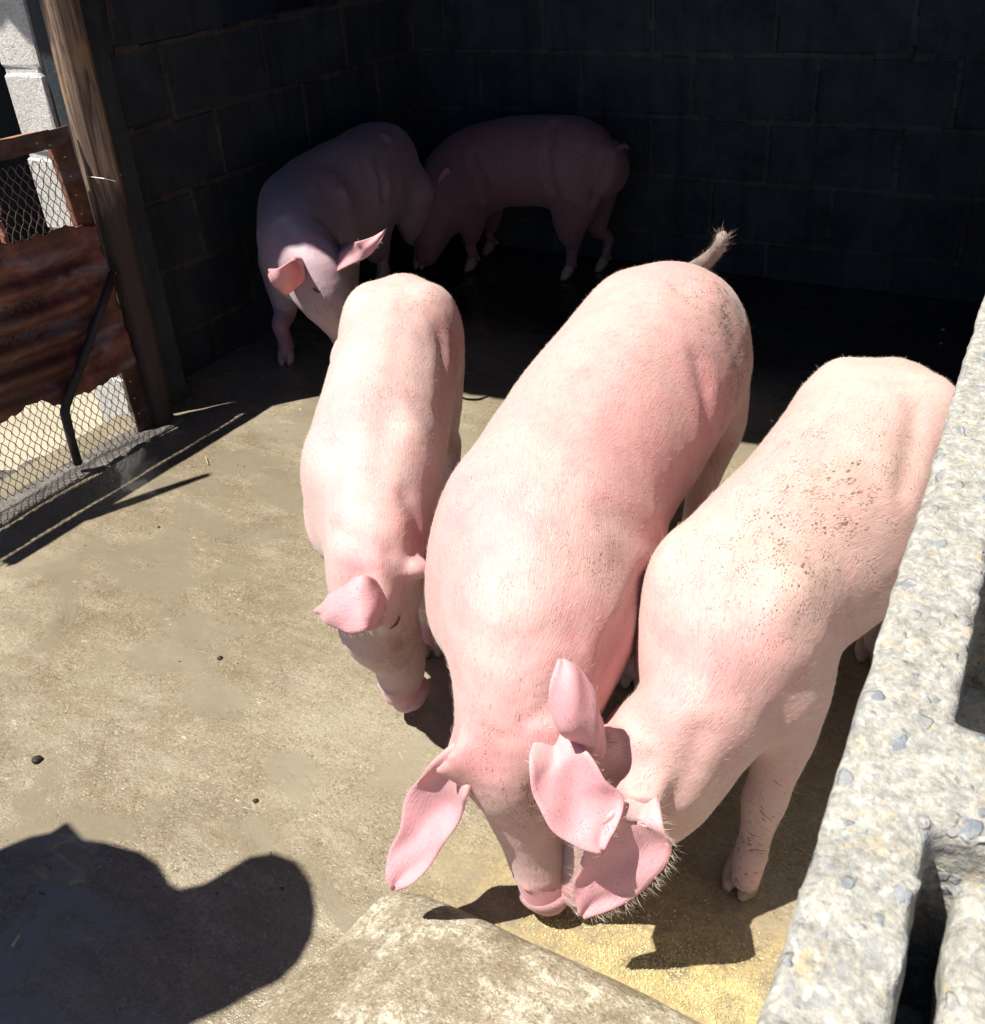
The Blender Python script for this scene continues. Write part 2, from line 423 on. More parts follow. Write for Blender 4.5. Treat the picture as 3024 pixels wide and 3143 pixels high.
def mat_block_wall(name='grimy_block', dark=(0.040, 0.050, 0.062), lite=(0.100, 0.108, 0.115)):
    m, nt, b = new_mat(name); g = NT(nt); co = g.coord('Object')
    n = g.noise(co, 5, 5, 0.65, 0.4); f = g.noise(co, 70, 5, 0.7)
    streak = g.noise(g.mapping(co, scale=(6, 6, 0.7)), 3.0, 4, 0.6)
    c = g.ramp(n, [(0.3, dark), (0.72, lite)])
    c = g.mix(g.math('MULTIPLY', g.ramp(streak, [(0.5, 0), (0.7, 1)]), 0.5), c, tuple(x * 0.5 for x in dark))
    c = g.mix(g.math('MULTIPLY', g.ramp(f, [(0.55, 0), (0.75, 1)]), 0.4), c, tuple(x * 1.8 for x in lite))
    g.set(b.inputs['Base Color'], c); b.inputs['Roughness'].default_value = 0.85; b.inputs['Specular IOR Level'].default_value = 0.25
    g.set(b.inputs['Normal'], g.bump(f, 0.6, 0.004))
    return m

def mat_white_block():
    m, nt, b = new_mat('rough_pale_block'); g = NT(nt); co = g.coord('Object')
    v = g.noise(co, 95, 5, 0.75, 0.6); n = g.noise(co, 12, 4, 0.6); f = g.noise(co, 260, 3, 0.7)
    c = g.ramp(v, [(0.30, (0.35, 0.33, 0.30)), (0.42, (1.0, 0.98, 0.93)), (0.7, (1.35, 1.33, 1.28))])
    c = g.mix(g.math('MULTIPLY', g.ramp(n, [(0.45, 0), (0.75, 1)]), 0.4), c, (0.9, 0.80, 0.66))
    g.set(b.inputs['Base Color'], c); b.inputs['Roughness'].default_value = 0.9
    g.set(b.inputs['Normal'], g.bump(g.math('ADD', v, g.math('MULTIPLY', f, 0.5)), 1.0, 0.006))
    return m

def mat_wood():
    m, nt, b = new_mat('weathered_post_wood'); g = NT(nt); co = g.coord('Object')
    gr = g.noise(g.mapping(co, scale=(40, 40, 2.4)), 1.6, 6, 0.7, 0.8)
    n = g.noise(co, 9, 4, 0.6)
    c = g.ramp(gr, [(0.32, (0.05, 0.03, 0.022)), (0.46, (0.26, 0.16, 0.105)), (0.70, (0.72, 0.53, 0.38))])
    c = g.mix(g.ramp(n, [(0.55, 0), (0.7, 0.6)]), c, (0.62, 0.36, 0.16))
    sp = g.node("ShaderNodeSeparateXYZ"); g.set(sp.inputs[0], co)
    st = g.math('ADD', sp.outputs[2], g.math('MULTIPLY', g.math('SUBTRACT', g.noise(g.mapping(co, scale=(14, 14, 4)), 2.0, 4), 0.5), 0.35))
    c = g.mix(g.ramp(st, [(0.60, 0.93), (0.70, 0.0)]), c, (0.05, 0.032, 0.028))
    g.set(b.inputs['Base Color'], c); b.inputs['Roughness'].default_value = 0.8
    g.set(b.inputs['Normal'], g.bump(gr, 0.9, 0.006))
    return m

def mat_rust(name='rusty_iron', a=(0.10, 0.035, 0.018), c_=(0.32, 0.11, 0.05), grey=(0.17, 0.14, 0.14), sc=9):
    m, nt, b = new_mat(name); g = NT(nt); co = g.coord('Object')
    n = g.noise(co, sc, 6, 0.7, 0.5); n2 = g.noise(g.mapping(co, scale=(1, 1, 3), loc=(2, 1, 4)), sc * .7, 5, 0.65, 0.6); f = g.noise(co, 120, 4, 0.7)
    c = g.ramp(n, [(0.30, tuple(x * .5 for x in a)), (0.48, a), (0.66, c_)])
    c = g.mix(g.ramp(n2, [(0.50, 0), (0.66, 0.8)]), c, grey)
    c = g.mix(g.ramp(g.noise(g.mapping(co, loc=(9, 4, 1)), sc * .6, 4, 0.6), [(0.55, 0), (0.7, 0.5)]), c, (0.15, 0.12, 0.03))
    g.set(b.inputs['Base Color'], c); b.inputs['Roughness'].default_value = 0.62; b.inputs['Specular IOR Level'].default_value = 0.45
    g.set(b.inputs['Normal'], g.bump(g.math('ADD', f, n), 0.5, 0.003))
    return m

M_ear = mat_skin('ear_skin', (0.95, 0.55, 0.56), (1.20, 0.60, 0.66), (1.05, 0.78, 0.72), 2.0, ear=True); M_hair = mat_hair()
M_floor = mat_floor(); M_ledge = mat_ledge(); M_top = mat_block_top()
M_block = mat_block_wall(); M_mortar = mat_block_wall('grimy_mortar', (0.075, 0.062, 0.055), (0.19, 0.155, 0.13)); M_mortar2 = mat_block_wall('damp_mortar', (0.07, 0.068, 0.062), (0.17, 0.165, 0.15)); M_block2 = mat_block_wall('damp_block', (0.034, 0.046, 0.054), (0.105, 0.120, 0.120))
M_pale = mat_white_block(); M_wood = mat_wood(); M_rust = mat_rust()
M_panel = mat_rust('rusty_roofing', (0.17, 0.05, 0.04), (0.42, 0.15, 0.11), (0.34, 0.28, 0.33), 8)
M_darkrust = mat_rust('dark_pipe_rust', (0.025, 0.02, 0.022), (0.05, 0.035, 0.035), (0.03, 0.03, 0.045), 12)
M_wire = mat_simple('mesh_wire', (0.20, 0.13, 0.10), 0.5, 40, 0.4, spec=0.6)
M_nail = mat_simple('nail_steel', (0.75, 0.72, 0.66), 0.35, 60, 0.2, metal=0.3)
M_slat = mat_simple('reddish_slat', (0.55, 0.24, 0.15), 0.7, 25, 0.35)
M_ground = mat_simple('pale_mud_ground', (0.60, 0.54, 0.41), 0.6, 6, 0.14, 0.4, 0.01)
M_hoof = mat_simple('hoof_horn', (0.60, 0.42, 0.32), 0.45, 50, 0.3)
M_snout = mat_simple('snout_skin', (0.80, 0.44, 0.46), 0.38, 60, 0.14, 0.5, 0.002)
M_nostril = mat_simple('nostril_skin', (0.16, 0.06, 0.06), 0.5)
M_eye = mat_simple('eye_slit', (0.10, 0.03, 0.035), 0.3)
M_lid = mat_simple('eyelid_skin', (0.66, 0.34, 0.34), 0.5, 80, 0.2)
M_rub = mat_simple('wet_rubble', (0.22, 0.20, 0.18), 0.45, 40, 0.5, 0.8, 0.006)
M_shadow_sheet = mat_simple('dark_shadow_sheet', (0.05, 0.06, 0.09), 0.6)
M_dung = mat_simple('dung', (0.035, 0.022, 0.014), 0.45, 90, 0.5, 0.8, 0.003)
M_fleck = mat_simple('pale_fleck', (0.8, 0.78, 0.70), 0.6)
M_straw = mat_simple('straw', (0.72, 0.60, 0.36), 0.6)
M_feed = mat_simple('feed_grain', (0.85, 0.68, 0.36), 0.6, 30, 0.35)
M_tin = mat_simple('roof_tin', (0.16, 0.13, 0.12), 0.6, 5, 0.4)

# ------------------------------------------------------------------ floor and ground
def grid_sheet(name, x0, x1, y0, y1, st, zf, mat):
    xs = np.arange(x0, x1 + st / 2, st); ys = np.arange(y0, y1 + st / 2, st)
    X, Y = np.meshgrid(xs, ys, indexing='ij'); Z = zf(X, Y)
    V = np.stack([X.ravel(), Y.ravel(), Z.ravel()], 1); ny = len(ys)
    i, j = np.meshgrid(np.arange(len(xs) - 1), np.arange(ny - 1), indexing='ij'); a = (i * ny + j).ravel()
    return mesh_obj(name, V, np.stack([a, a + ny, a + ny + 1, a + 1], 1), mat)

def floor_z(X, Y):
    P = np.stack([X.ravel(), Y.ravel(), 0 * X.ravel()], 1)
    z = 0.004 * vnoise(P * 2.2, 3) + 0.0022 * vnoise(P * 9, 5) + 0.0012 * vnoise(P * 34, 8, 2)
    # small scabs of raised slurry
    s = vnoise(P * np.array([11, 17, 1]), 12, 3); z = z + 0.004 * np.clip(s - 0.42, 0, 1)
    return z.reshape(X.shape)
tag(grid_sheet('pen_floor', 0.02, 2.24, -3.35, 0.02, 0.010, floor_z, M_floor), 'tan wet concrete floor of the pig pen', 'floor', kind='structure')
def ground_z(X, Y):
    P = np.stack([X.ravel(), Y.ravel(), 0 * X.ravel()], 1)
    return (-0.10 + 0.006 * vnoise(P * 1.5, 4)).reshape(X.shape)
tag(grid_sheet('ground', -6, 10, -8, 8, 0.08, ground_z, M_ground), 'pale trampled mud ground outside the pen', 'ground', kind='structure')

# ------------------------------------------------------------------ walls of concrete block
def block_wall(name, label, org, udir, ndir, u_range, courses, depth, mat=M_block, mort=M_mortar, skip=None, parent_label=None):
    """courses: list of (z0, z1, joint_offset); blocks 0.39 long, face lies on the plane through org facing ndir"""
    t = thing(name, label, 'wall', (org[0], org[1], 0))
    ud = np.array(udir, float); nd = np.array(ndir, float); og = np.array(org, float)
    B = MB(); G = MB()
    R = np.array([ud, nd, [0, 0, 1]]).T
    for ci, (z0, z1, off) in enumerate(courses):
        u = u_range[0] - ((u_range[0] - off) % 0.4)
        while u < u_range[1]:
            a = max(u, u_range[0]) + 0.006; b = min(u + 0.4, u_range[1]) - 0.006
            if b - a > 0.03 and not (skip and skip((a + b) / 2, (z0 + z1) / 2)):
                gp = 0.005
                c = og + ud * (a + b) / 2 + nd * (-depth / 2 + rng.uniform(-0.002, 0.003)); c[2] = (z0 + z1) / 2
                B.box(c, (b - a, depth, z1 - z0 - 2 * gp), R, 0.0022, 0.004)
            u += 0.4
    # mortar: slabs course by course, slightly recessed, plus squeezed-out beads
    for ci, (z0, z1, off) in enumerate(courses):
        segs = []; s = None; us = np.arange(u_range[0], u_range[1], 0.02)
        for uu in us:
            sk = skip and skip(uu, (z0 + z1) / 2)
            if not sk and s is None: s = uu
            if sk and s is not None: segs.append((s, uu)); s = None
        if s is not None: segs.append((s, u_range[1]))
        for (a, b) in segs:
            c = og + ud * (a + b) / 2 + nd * (-depth / 2); c[2] = (z0 + z1) / 2
            G.box(c, (b - a, depth - 0.008, z1 - z0 + 0.001), R)
            k = a
            while k < b - 0.02:                      # squeezed beads along the bed joint
                w = rng.uniform(0.05, 0.15); w = min(w, b - k)
                c = og + ud * (k + w / 2) + nd * (0.0015); c[2] = z1 + rng.uniform(-0.003, 0.003)
                if rng.random() < 0.8: G.box(c, (w, 0.006, rng.uniform(0.010, 0.022)), R, 0.003, 0.002)
                k += w
        u = u_range[0] - ((u_range[0] - off) % 0.4)
        while u < u_range[1]:
            if u > u_range[0] + 0.03 and not (skip and skip(u, (z0 + z1) / 2)):
                z = z0
                while z < z1 - 0.01:
                    hgt = rng.uniform(0.03, 0.08); hgt = min(hgt, z1 - z)
                    c = og + ud * (u + rng.uniform(-.002, .002)) + nd * 0.0015; c[2] = z + hgt / 2
                    if rng.random() < 0.85: G.box(c, (rng.uniform(0.010, 0.020), 0.006, hgt), R, 0.003, 0.002)
                    z += hgt
            u += 0.4
    B.build('blocks', mat, t); G.build('mortar', mort, t)
    return t
LZ = [1.12 - .2 * k for k in range(-4, 6)]           # bed joints 1.92 ... 0.12
cs = lambda offs: [(LZ[i + 1], LZ[i], offs[i]) for i in range(len(LZ) - 1)] + [(-0.08, 0.12, offs[-1])]
oL = [-1.222 if i % 2 else -1.37 for i in range(10)]
oL = [-1.37, -1.17, -1.37, -1.17, -1.365, -1.222, -1.07, -1.22, -1.05, -1.25]
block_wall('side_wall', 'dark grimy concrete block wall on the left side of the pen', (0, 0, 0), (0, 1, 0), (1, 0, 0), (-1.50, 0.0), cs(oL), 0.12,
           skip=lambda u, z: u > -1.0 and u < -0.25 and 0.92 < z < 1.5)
for o_ in [o_ for o_ in bpy.data.objects if o_.name == 'side_wall']:
    b_ = MB(); b_.box((0.095, -1.572, 0.95), (0.075, 0.145, 2.05), None, 0.002, 0.006); b_.build('added_gap_block', M_block, o_)  # added dark block, keeps sun out of the gap beside the post
oB = [0.93 if i % 2 else 1.07 for i in range(10)]
oB = [0.95, 1.12, 0.95, 1.12, 0.69, 0.931, 1.069, 0.93, 0.75, 0.95]
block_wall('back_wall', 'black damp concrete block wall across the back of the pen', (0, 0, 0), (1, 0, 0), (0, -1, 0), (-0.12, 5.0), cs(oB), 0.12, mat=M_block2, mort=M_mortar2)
# wall end beside the gate: two stacked pale blocks, sunlit face
t = thing('wall_pier', 'sunlit pale rough block pier behind the gate beside the wooden post', 'pier', (-0.01, -1.53, 0))
B = MB(); G = MB()
G.box((-0.010, -1.58, 0.95), (0.128, 0.145, 2.0), None, 0.0, 0.004)
for k in range(-1, 10):
    z0 = 0.12 + 0.2 * k
    B.box((-0.010 + 0.004 * (k % 2), -1.58, z0 + 0.1), (0.138, 0.155, 0.186), None, 0.003, 0.006)
B.build('blocks', M_pale, t); G.build('mortar', M_pale, t)

# added dark wall, stands in for the black opening beyond the gate
t = thing('added_dark_wall', 'added dark wall standing in for the black opening seen through the gate mesh', 'wall', (-1.05, -1.0, -0.1))
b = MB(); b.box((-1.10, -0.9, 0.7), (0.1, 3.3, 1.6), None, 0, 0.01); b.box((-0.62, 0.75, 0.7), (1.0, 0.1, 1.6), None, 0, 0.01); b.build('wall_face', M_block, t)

# corrugated tin roof over the back half
def corrugated(name, org, U, Vv, lu, lv, wave, amp, nu, nv, mat, parent, thick=0.0015, edge=None, along='v', extra=None):
    """sheet: ribs run along V, the wave goes along U"""
    org = np.array(org, float); U = np.array(U, float); Vv = np.array(Vv, float); N = np.cross(U, Vv); N /= np.linalg.norm(N)
    top = []; 
    for j in range(nv + 1):
        for i in range(nu + 1):
            u = lu * i / nu; v = lv * j / nv
            if edge: u, v = edge(u, v)
            h = amp * math.sin(2 * math.pi * u / wave)
            if extra: h += extra(u, v)
            top.append(org + U * u + Vv * v + N * h)
    top = np.array(top); bot = top - N * thick; n1 = nu + 1; nT = len(top)
    F = []
    for j in range(nv):
        for i in range(nu):
            a = j * n1 + i; F.append((a, a + 1, a + n1 + 1, a + n1)); F.append((nT + a, nT + a + n1, nT + a + n1 + 1, nT + a + 1))
    for i in range(nu):
        for j in (0, nv):
            a = j * n1 + i; F.append((a, nT + a, nT + a + 1, a + 1) if j == 0 else (a + 1, nT + a + 1, nT + a, a))
    for j in range(nv):
        for i in (0, nu):
            a = j * n1 + i; F.append((a, a + n1, nT + a + n1, nT + a) if i == 0 else (a + n1, a, nT + a, nT + a + n1))
    return mesh_obj(name, np.concatenate([top, bot]), F, mat, parent)
ZR = 1.93
t = thing('shed_roof', 'corrugated tin roof over the back half of the pen, casting the deep shade', 'roof', (1.5, -1.0, ZR))
def over(x):          # reach of the front edge, shaped to put its shadow in place
    pr_ = [(-1.3, 0.20), (-0.27, 0.165), (-0.2, 0.18), (-0.12, 0.20), (-0.05, 0.13), (0.08, 0.06), (0.42, 0.025), (1.08, 0.0), (6.0, 0.0)]
    for (a, va), (c, vc) in zip(pr_, pr_[1:]):
        if a <= x <= c: return va + (vc - va) * (x - a) / (c - a)
    return 0.0
e = (-1.2, -1.805, ZR)
corrugated('roof_sheet', e, (1.0, 0.0, 0.0), (0.0, 1.0, 0.05), 6.4, 2.5, 0.076, 0.009, 640, 6, M_tin, t, edge=lambda u, v: (u, v - over(u - 1.2) * (1 - v / 2.5)))
b = MB()
for y in (-1.2, -0.3): b.box((1.5, y, ZR - 0.015 + (y + 1.89) * 0.05 - 0.035), (5.2, 0.04, 0.05), None, 0, 0.004)
b.build('rafter', M_wood, t)
b = MB(); b.box((5.05, -0.9, 0.9), (0.1, 2.2, 2.05), None, 0, 0.01)  # unseen wall added so the shed stays dark
t = thing('unseen_dark_wall', 'unseen wall added to keep the shed dark, out of sight on the right', 'wall', (5.05, -0.9, 0)); b.build('wall_face', M_block, t)

# ------------------------------------------------------------------ right wall with open block cells
def field_grid(lo, hi, h):
    lo = np.array(lo, float); n = np.ceil((np.array(hi) - lo) / h).astype(int) + 1
    ax = [lo[k] + h * np.arange(n[k]) for k in range(3)]
    X, Y, Z = np.meshgrid(*ax, indexing='ij')
    return lo, n, np.stack([X.ravel(), Y.ravel(), Z.ravel()], 1)
def sbox(P, lo, hi, r=0.0):
    c = (np.array(lo) + np.array(hi)) / 2; hs = (np.array(hi) - np.array(lo)) / 2 - r
    q = np.abs(P - c) - hs
    return np.linalg.norm(np.maximum(q, 0), axis=1) + np.minimum(q.max(1), 0) - r
WT = 0.92
t = thing('low_block_wall', 'low sunlit wall of hollow concrete blocks at the right edge, nearest the viewer', 'wall', (2.28, -2.4, 0))
h = 0.0034
lo, n, P = field_grid((2.165, -3.36, WT - 0.115), (2.36, -2.30, WT + 0.02), h)
Q = P.copy(); Q[:, 0] = P[:, 0] - (2.190 - 0.0262 * (P[:, 1] + 2.39))            # u across the wall
Q += 0.0011 * np.stack([vnoise(P * 40, s, 3) for s in (1, 2, 3)], 1)
f = sbox(Q, (0, -3.5, WT - 0.2), (0.145, -2.2, WT), 0.002)
for (y0, y1, u0, u1) in ((-2.900, -2.745, 0.039, 0.105), (-2.70, -2.545, 0.039, 0.105), (-2.505, -2.35, 0.039, 0.105), (-3.15, -2.958, 0.037, 0.105), (-3.33, -3.19, 0.041, 0.105)):
    f = np.maximum(f, -sbox(Q, (u0, y0, WT - 0.5), (u1, y1, WT + 0.5), 0.004))
# mortar lump filling most of the nearest cell, lying lower
lump = sbox(Q, (0.0500, -3.16, WT - 0.3), (0.11, -2.955, WT - 0.022), 0.010) + 0.003 * vnoise(P * 45, 9, 3)
f = np.minimum(f, lump)
f = f + 0.0014 * vnoise(P * 150, 6, 3) + 0.0008 * np.clip(vnoise(P * 60, 14, 2), -1, 1)
# chips along the inner arris
for (cy, cr) in ((-2.62, .010), (-2.71, .014), (-2.78, .009), (-2.99, .008)):
    d = np.linalg.norm((Q - np.array([-0.004, cy, WT + 0.004])) * np.array([1, .45, 1]), axis=1) - cr
    f = np.maximum(f, -d)
for (cy, cu, cr) in ((-2.93, .046, .005), (-3.0, .040, .006), (-3.045, .043, .007), (-2.82, .040, .006)):
    d = np.linalg.norm((Q - np.array([cu, cy, WT + 0.002])) * np.array([1, .5, 1]), axis=1) - cr
    f = np.maximum(f, -d)
V, F = surface_nets(f.reshape(n), lo, h, 1)
mesh_obj('top_course', V, F, M_top, t)
b = MB()
Rw = np.array([[1, -0.0262, 0], [0.0262, 1, 0], [0, 0, 1]])
for k in range(4):
    z0 = WT - 0.11 - 0.2 * k
    for j in range(9):
        yc = -3.6 + 0.4 * j + (0.2 if k % 2 else 0)
        b.box((2.192 - 0.0262 * (yc + 2.39) + 0.072, yc, z0 - 0.1), (0.14, 0.386, 0.19), Rw, 0.002, 0.004)
    b.box((2.192 - 0.0262 * (-1.9 + 2.39) + 0.074, -1.95, z0 - 0.1), (0.13, 3.5, 0.199), Rw)
for j in range(6):
    yc = -2.08 + 0.4 * j; b.box((2.192 - 0.0262 * (yc + 2.39) + 0.072, yc, WT - 0.055), (0.14, 0.386, 0.11), Rw, 0.002, 0.004)
b.build('lower_courses', M_pale, t)

# ------------------------------------------------------------------ ledge in front and sill under the gate
lo, n, P = field_grid((1.30, -3.35, -0.03), (2.24, -2.47, 0.12), 0.0075)
Q = P + 0.006 * np.stack([vnoise(P * 9, s, 3) for s in (21, 22, 23)], 1)
tA = np.array((1.6445,-2.5628,0.0450))[:2]; tB = np.array((2.0413,-2.5628,0.0450))[:2]; tC = np.array((1.6006,-2.7996,0.0500))[:2]; tip = tA
# plan outline: front edge along x, left edge running back towards the viewer
fr = (tB - tA) / np.linalg.norm(tB - tA); fn_ = np.array([-fr[1], fr[0]]); fn_ = fn_ if fn_[1] > 0 else -fn_
d1 = (Q[:, :2] - tA) @ fn_ - 0.026                    # beyond the front edge is outside
lr = (tC - tA) / np.linalg.norm(tC - tA); nl = np.array([-lr[1], lr[0]]); nl = nl if nl[0] < 0 else -nl
d2 = (Q[:, :2] - tip) @ nl - 0.062
plan = -smin(-d1, -d2, 0.05)
top = 0.040 + 0.16 * np.clip(-plan, 0, 0.20)
slope = np.where(d1 > d2, 0.55, 0.28)
side = -smin(-(d1 * 0.9 + Q[:, 2] * 0.45), -(d2 * 0.42 + Q[:, 2] * 0.9 - 0.002), 0.05)
f = -smin(-(Q[:, 2] - top), -side, 0.03); f = np.maximum(f, d2 - 0.05)
V, F = surface_nets(f.reshape(n), lo, 0.0075, 2)
o = mesh_obj('concrete_ledge', V, F, M_ledge); tag(o, 'rounded raised concrete ledge bulging in at the bottom centre, pale trowelled top', 'ledge')
gBR = np.array((0.175, -1.6792, -0.0152)); gBL = np.array((0.1418, -2.6269, 0.0416)); gTR = np.array((0.155, -1.6912, 0.8067)); gTL = np.array((0.1218, -2.6412, 0.8352))
gdir = (gBL - gBR) / np.linalg.norm(gBL - gBR)
lo, n, P = field_grid((-0.25, -2.75, -0.12), (0.40, -1.62, 0.06), 0.008)
A = gBR - gdir * 0.10; nrm = np.array([-gdir[1], gdir[0], 0]); nrm = nrm if nrm[0] > 0 else -nrm
dn = (P - A) @ nrm; du = (P - A) @ gdir
w = vnoise(P * 14, 31, 3)
box = np.maximum(np.maximum(np.abs(dn - 0.005) - (0.052 + 0.008 * w), P[:, 2] - (0.012 + 0.007 * vnoise(P * 22, 33, 3))), -du + 0.02)
V, F = surface_nets((box).reshape(n), lo, 0.008, 1)
o = mesh_obj('gate_sill', V, F, M_rub); tag(o, 'rough wet concrete sill under the rusty gate', 'sill')
# rubble heaped outside the gate
for (px, s) in (((-0.0716,-1.8893,-0.0800), 0.045), ((-0.0565,-1.7514,-0.0800), 0.04), ((-0.0929,-1.9727,-0.0800), 0.05), ((-0.0648,-1.6211,-0.0800), 0.035)):
    lo_, n_, P_ = field_grid(np.array(px) - s * 2, np.array(px) + s * 2, s / 9)
    f_ = np.linalg.norm((P_ - np.array(px)) * np.array([1, 1, 1.7]), axis=1) - s + 0.5 * s * vnoise(P_ * 40, int(s * 1e3), 3)
    V, F = surface_nets(f_.reshape(n_), lo_, s / 9, 0)
    o = mesh_obj('rubble_lump', V, F, M_rub, None, True)
    tag(o, {0.045: 'grey wet rubble lump outside the gate left of the bent brace', 0.04: 'small grey rubble lump outside the gate at the foot of the brace', 0.05: 'largest rubble lump at the left picture edge beyond the mesh', 0.035: 'rubble lump at the foot of the pale pier'}[s], 'rubble', 'rubble lumps outside the gate')

# ------------------------------------------------------------------ gate
WG = 1.0                                              # the gate runs on beyond the picture
def GP(u, v, off=0.0):
    """u: 0 at hinge side, 1 at the picture edge; v: 0 bottom, 1 top"""
    b_ = gBR + (gBL - gBR) * u; t_ = gTR + (gTL - gTR) * u
    p = b_ + (t_ - b_) * v
    return p + gN * off
gN = np.cross(gTR - gBR, gBL - gBR); gN /= np.linalg.norm(gN); gN = gN if gN[0] > 0 else -gN      # towards the pen
gW = np.linalg.norm(gBL - gBR); gH = np.linalg.norm(gTR - gBR)
gate = thing('wire_gate', 'rusty gate of expanded metal mesh patched with corrugated iron, left of the wooden post', 'gate', tuple(gBR))
def bar(p, q, w, t_, name, mat, side=None):
    """flat bar from p to q, w wide in the gate plane, t_ thick"""
    p = np.array(p); q = np.array(q); d = q - p; L = np.linalg.norm(d); d = d / L
    s = np.cross(gN, d); s /= np.linalg.norm(s)
    b = MB(); nseg = max(2, int(L / 0.03)); Vv = []; 
    for i in range(nseg + 1):
        c = p + d * L * i / nseg
        j1, j2 = rng.uniform(-.0015, .0015, 2)
        for (a, bb) in ((-w / 2 + j1, -t_ / 2), (w / 2 + j2, -t_ / 2), (w / 2 + j2, t_ / 2), (-w / 2 + j1, t_ / 2)):
            Vv.append(c + s * a + gN * bb)
    Fv = []
    for i in range(nseg):
        for k in range(4): Fv.append((i * 4 + k, i * 4 + (k + 1) % 4, i * 4 + 4 + (k + 1) % 4, i * 4 + 4 + k))
    Fv.append((3, 2, 1, 0)); Fv.append(tuple(nseg * 4 + k for k in range(4)))
    b.add(Vv, Fv); return b.build(name, mat, gate)
uw = 0.052 / gW
bar(GP(uw / 2, -0.01), GP(uw / 2, 1.0), 0.050, 0.006, 'stile', M_rust)
bar(GP(WG, 0.0), GP(WG, 1.0), 0.05, 0.006, 'stile', M_rust)
bar(GP(uw, 0.975, 0.001), GP(WG - .08, 0.975, 0.001), 0.042, 0.005, 'top_rail', M_rust)
bar(GP(uw, 0.985, -0.018), GP(WG - .08, 0.985, -0.018), 0.02, 0.03, 'back_rail', M_slat)
# mesh of diamonds
b = MB(); cw = 0.0200; chh = 0.0340; r = 0.00105
nu_ = int(gW * (WG - uw) / cw); nv_ = int(gH * 0.95 / chh)
def gp_m(x, z, off=0.0):
    u = uw + x / gW; v = 0.02 + z / gH
    q = 0.006 * math.sin(x * 21 + z * 9) + 0.004 * math.sin(z * 33 + x * 5)
    return GP(u, v, off + q * 0.7)
for i in range(-nv_, nu_ + nv_ + 1):
    for sgn in (1, -1):
        pts = []
        for j in range(0, nv_ * 2 + 1):
            z = j * chh / 2; x = (i + sgn * j / 2 + (0.0 if sgn == 1 else 0.0)) * cw
            # strands swell sideways at the bonds of expanded metal
            if 0 <= x <= nu_ * cw:
                bend = 0.004 * (1 if j % 2 == 0 else -1) * 0
                pts.append(gp_m(x, z, 0.002 * sgn))
                if j < nv_ * 2:
                    x2 = (i + sgn * (j + 0.5) / 2) * cw; z2 = z + chh / 4
                    s_curve = 0.10 * cw * sgn * (1 if (j % 2 == 0) else -1)
                    if 0 <= x2 <= nu_ * cw: pts.append(gp_m(x2 + s_curve, z2, 0.001))
            elif len(pts) > 1:
                b.tube(pts, r, 4); pts = []
            else: pts = []
        if len(pts) > 1: b.tube(pts, r, 4)
b.build('wire_mesh', M_wire, gate, True)
# corrugated patch panel; ribs run along the gate
pu = (gBL - gBR) / gW; pv = (gTR - gBR) / gH
def ptop(u):   # image-traced ragged upper and lower edges, as height on the gate
    return 0.50 * gH / 0.78 + 0.010 * math.sin(u * 31) + 0.008 * math.sin(u * 13 + 1)
prof_t = [(0.0, 0.713), (0.049, 0.722), (0.106, 0.739), (0.154, 0.729), (0.182, 0.734), (0.226, 0.73), (0.266, 0.738), (0.6, 0.72), (2.0, 0.72)]
prof_b = [(0.0, 0.262), (0.044, 0.255), (0.109, 0.239), (0.171, 0.228), (0.209, 0.24), (0.236, 0.23), (0.272, 0.23), (0.296, 0.264), (0.338, 0.275), (0.379, 0.261), (0.417, 0.253), (0.7, 0.25), (2.0, 0.25)]
def interp(pr, u):
    for (a, va), (c, vc) in zip(pr, pr[1:]):
        if a <= u <= c: return va + (vc - va) * (u - a) / (c - a)
    return pr[-1][1]
NU, NVp = 170, 80; Vt = []
for j in range(NVp + 1):
    for i in range(NU + 1):
        u = 0.006 + (WG - 0.03) * i / NU; f_ = j / NVp
        vb = interp(prof_b, u) + 0.003 * math.sin(u * 147) + 0.002 * math.sin(u * 290); vt = interp(prof_t, u) + 0.003 * math.sin(u * 137 + 2) + 0.002 * math.sin(u * 283)
        v = vb + (vt - vb) * f_
        hh = v * gH
        flat = min(1, max(0, (0.95 - f_) * 6)) * min(1, max(0.25, (u - 0.02) * 8)) * min(1, 0.3 + f_ * 2.5)
        off = 0.012 + 0.013 * (lambda q_: math.copysign(abs(q_) ** 0.7, q_))(math.sin(2 * math.pi * (hh + 0.003 * math.sin(u * 9)) / 0.068)) * flat + 0.002 * math.sin(u * 19 + hh * 8) + 0.0008 * math.sin(u * 71 + hh * 57)
        Vt.append(GP(u, v, off))
Vt = np.array(Vt); Vb = Vt - gN * 0.0015; n1 = NU + 1; nT = len(Vt); F = []
for j in range(NVp):
    for i in range(NU):
        a = j * n1 + i; F.append((a, a + 1, a + n1 + 1, a + n1)); F.append((nT + a, nT + a + n1, nT + a + n1 + 1, nT + a + 1))
for i in range(NU):
    F.append((i, nT + i, nT + i + 1, i + 1)); a = NVp * n1 + i; F.append((a + 1, nT + a + 1, nT + a, a))
for j in range(NVp):
    a = j * n1; F.append((a, a + n1, nT + a + n1, nT + a)); a += NU; F.append((a + n1, a, nT + a, nT + a + n1))
o = mesh_obj('corrugated_panel', np.concatenate([Vt, Vb]), F, M_panel, gate)
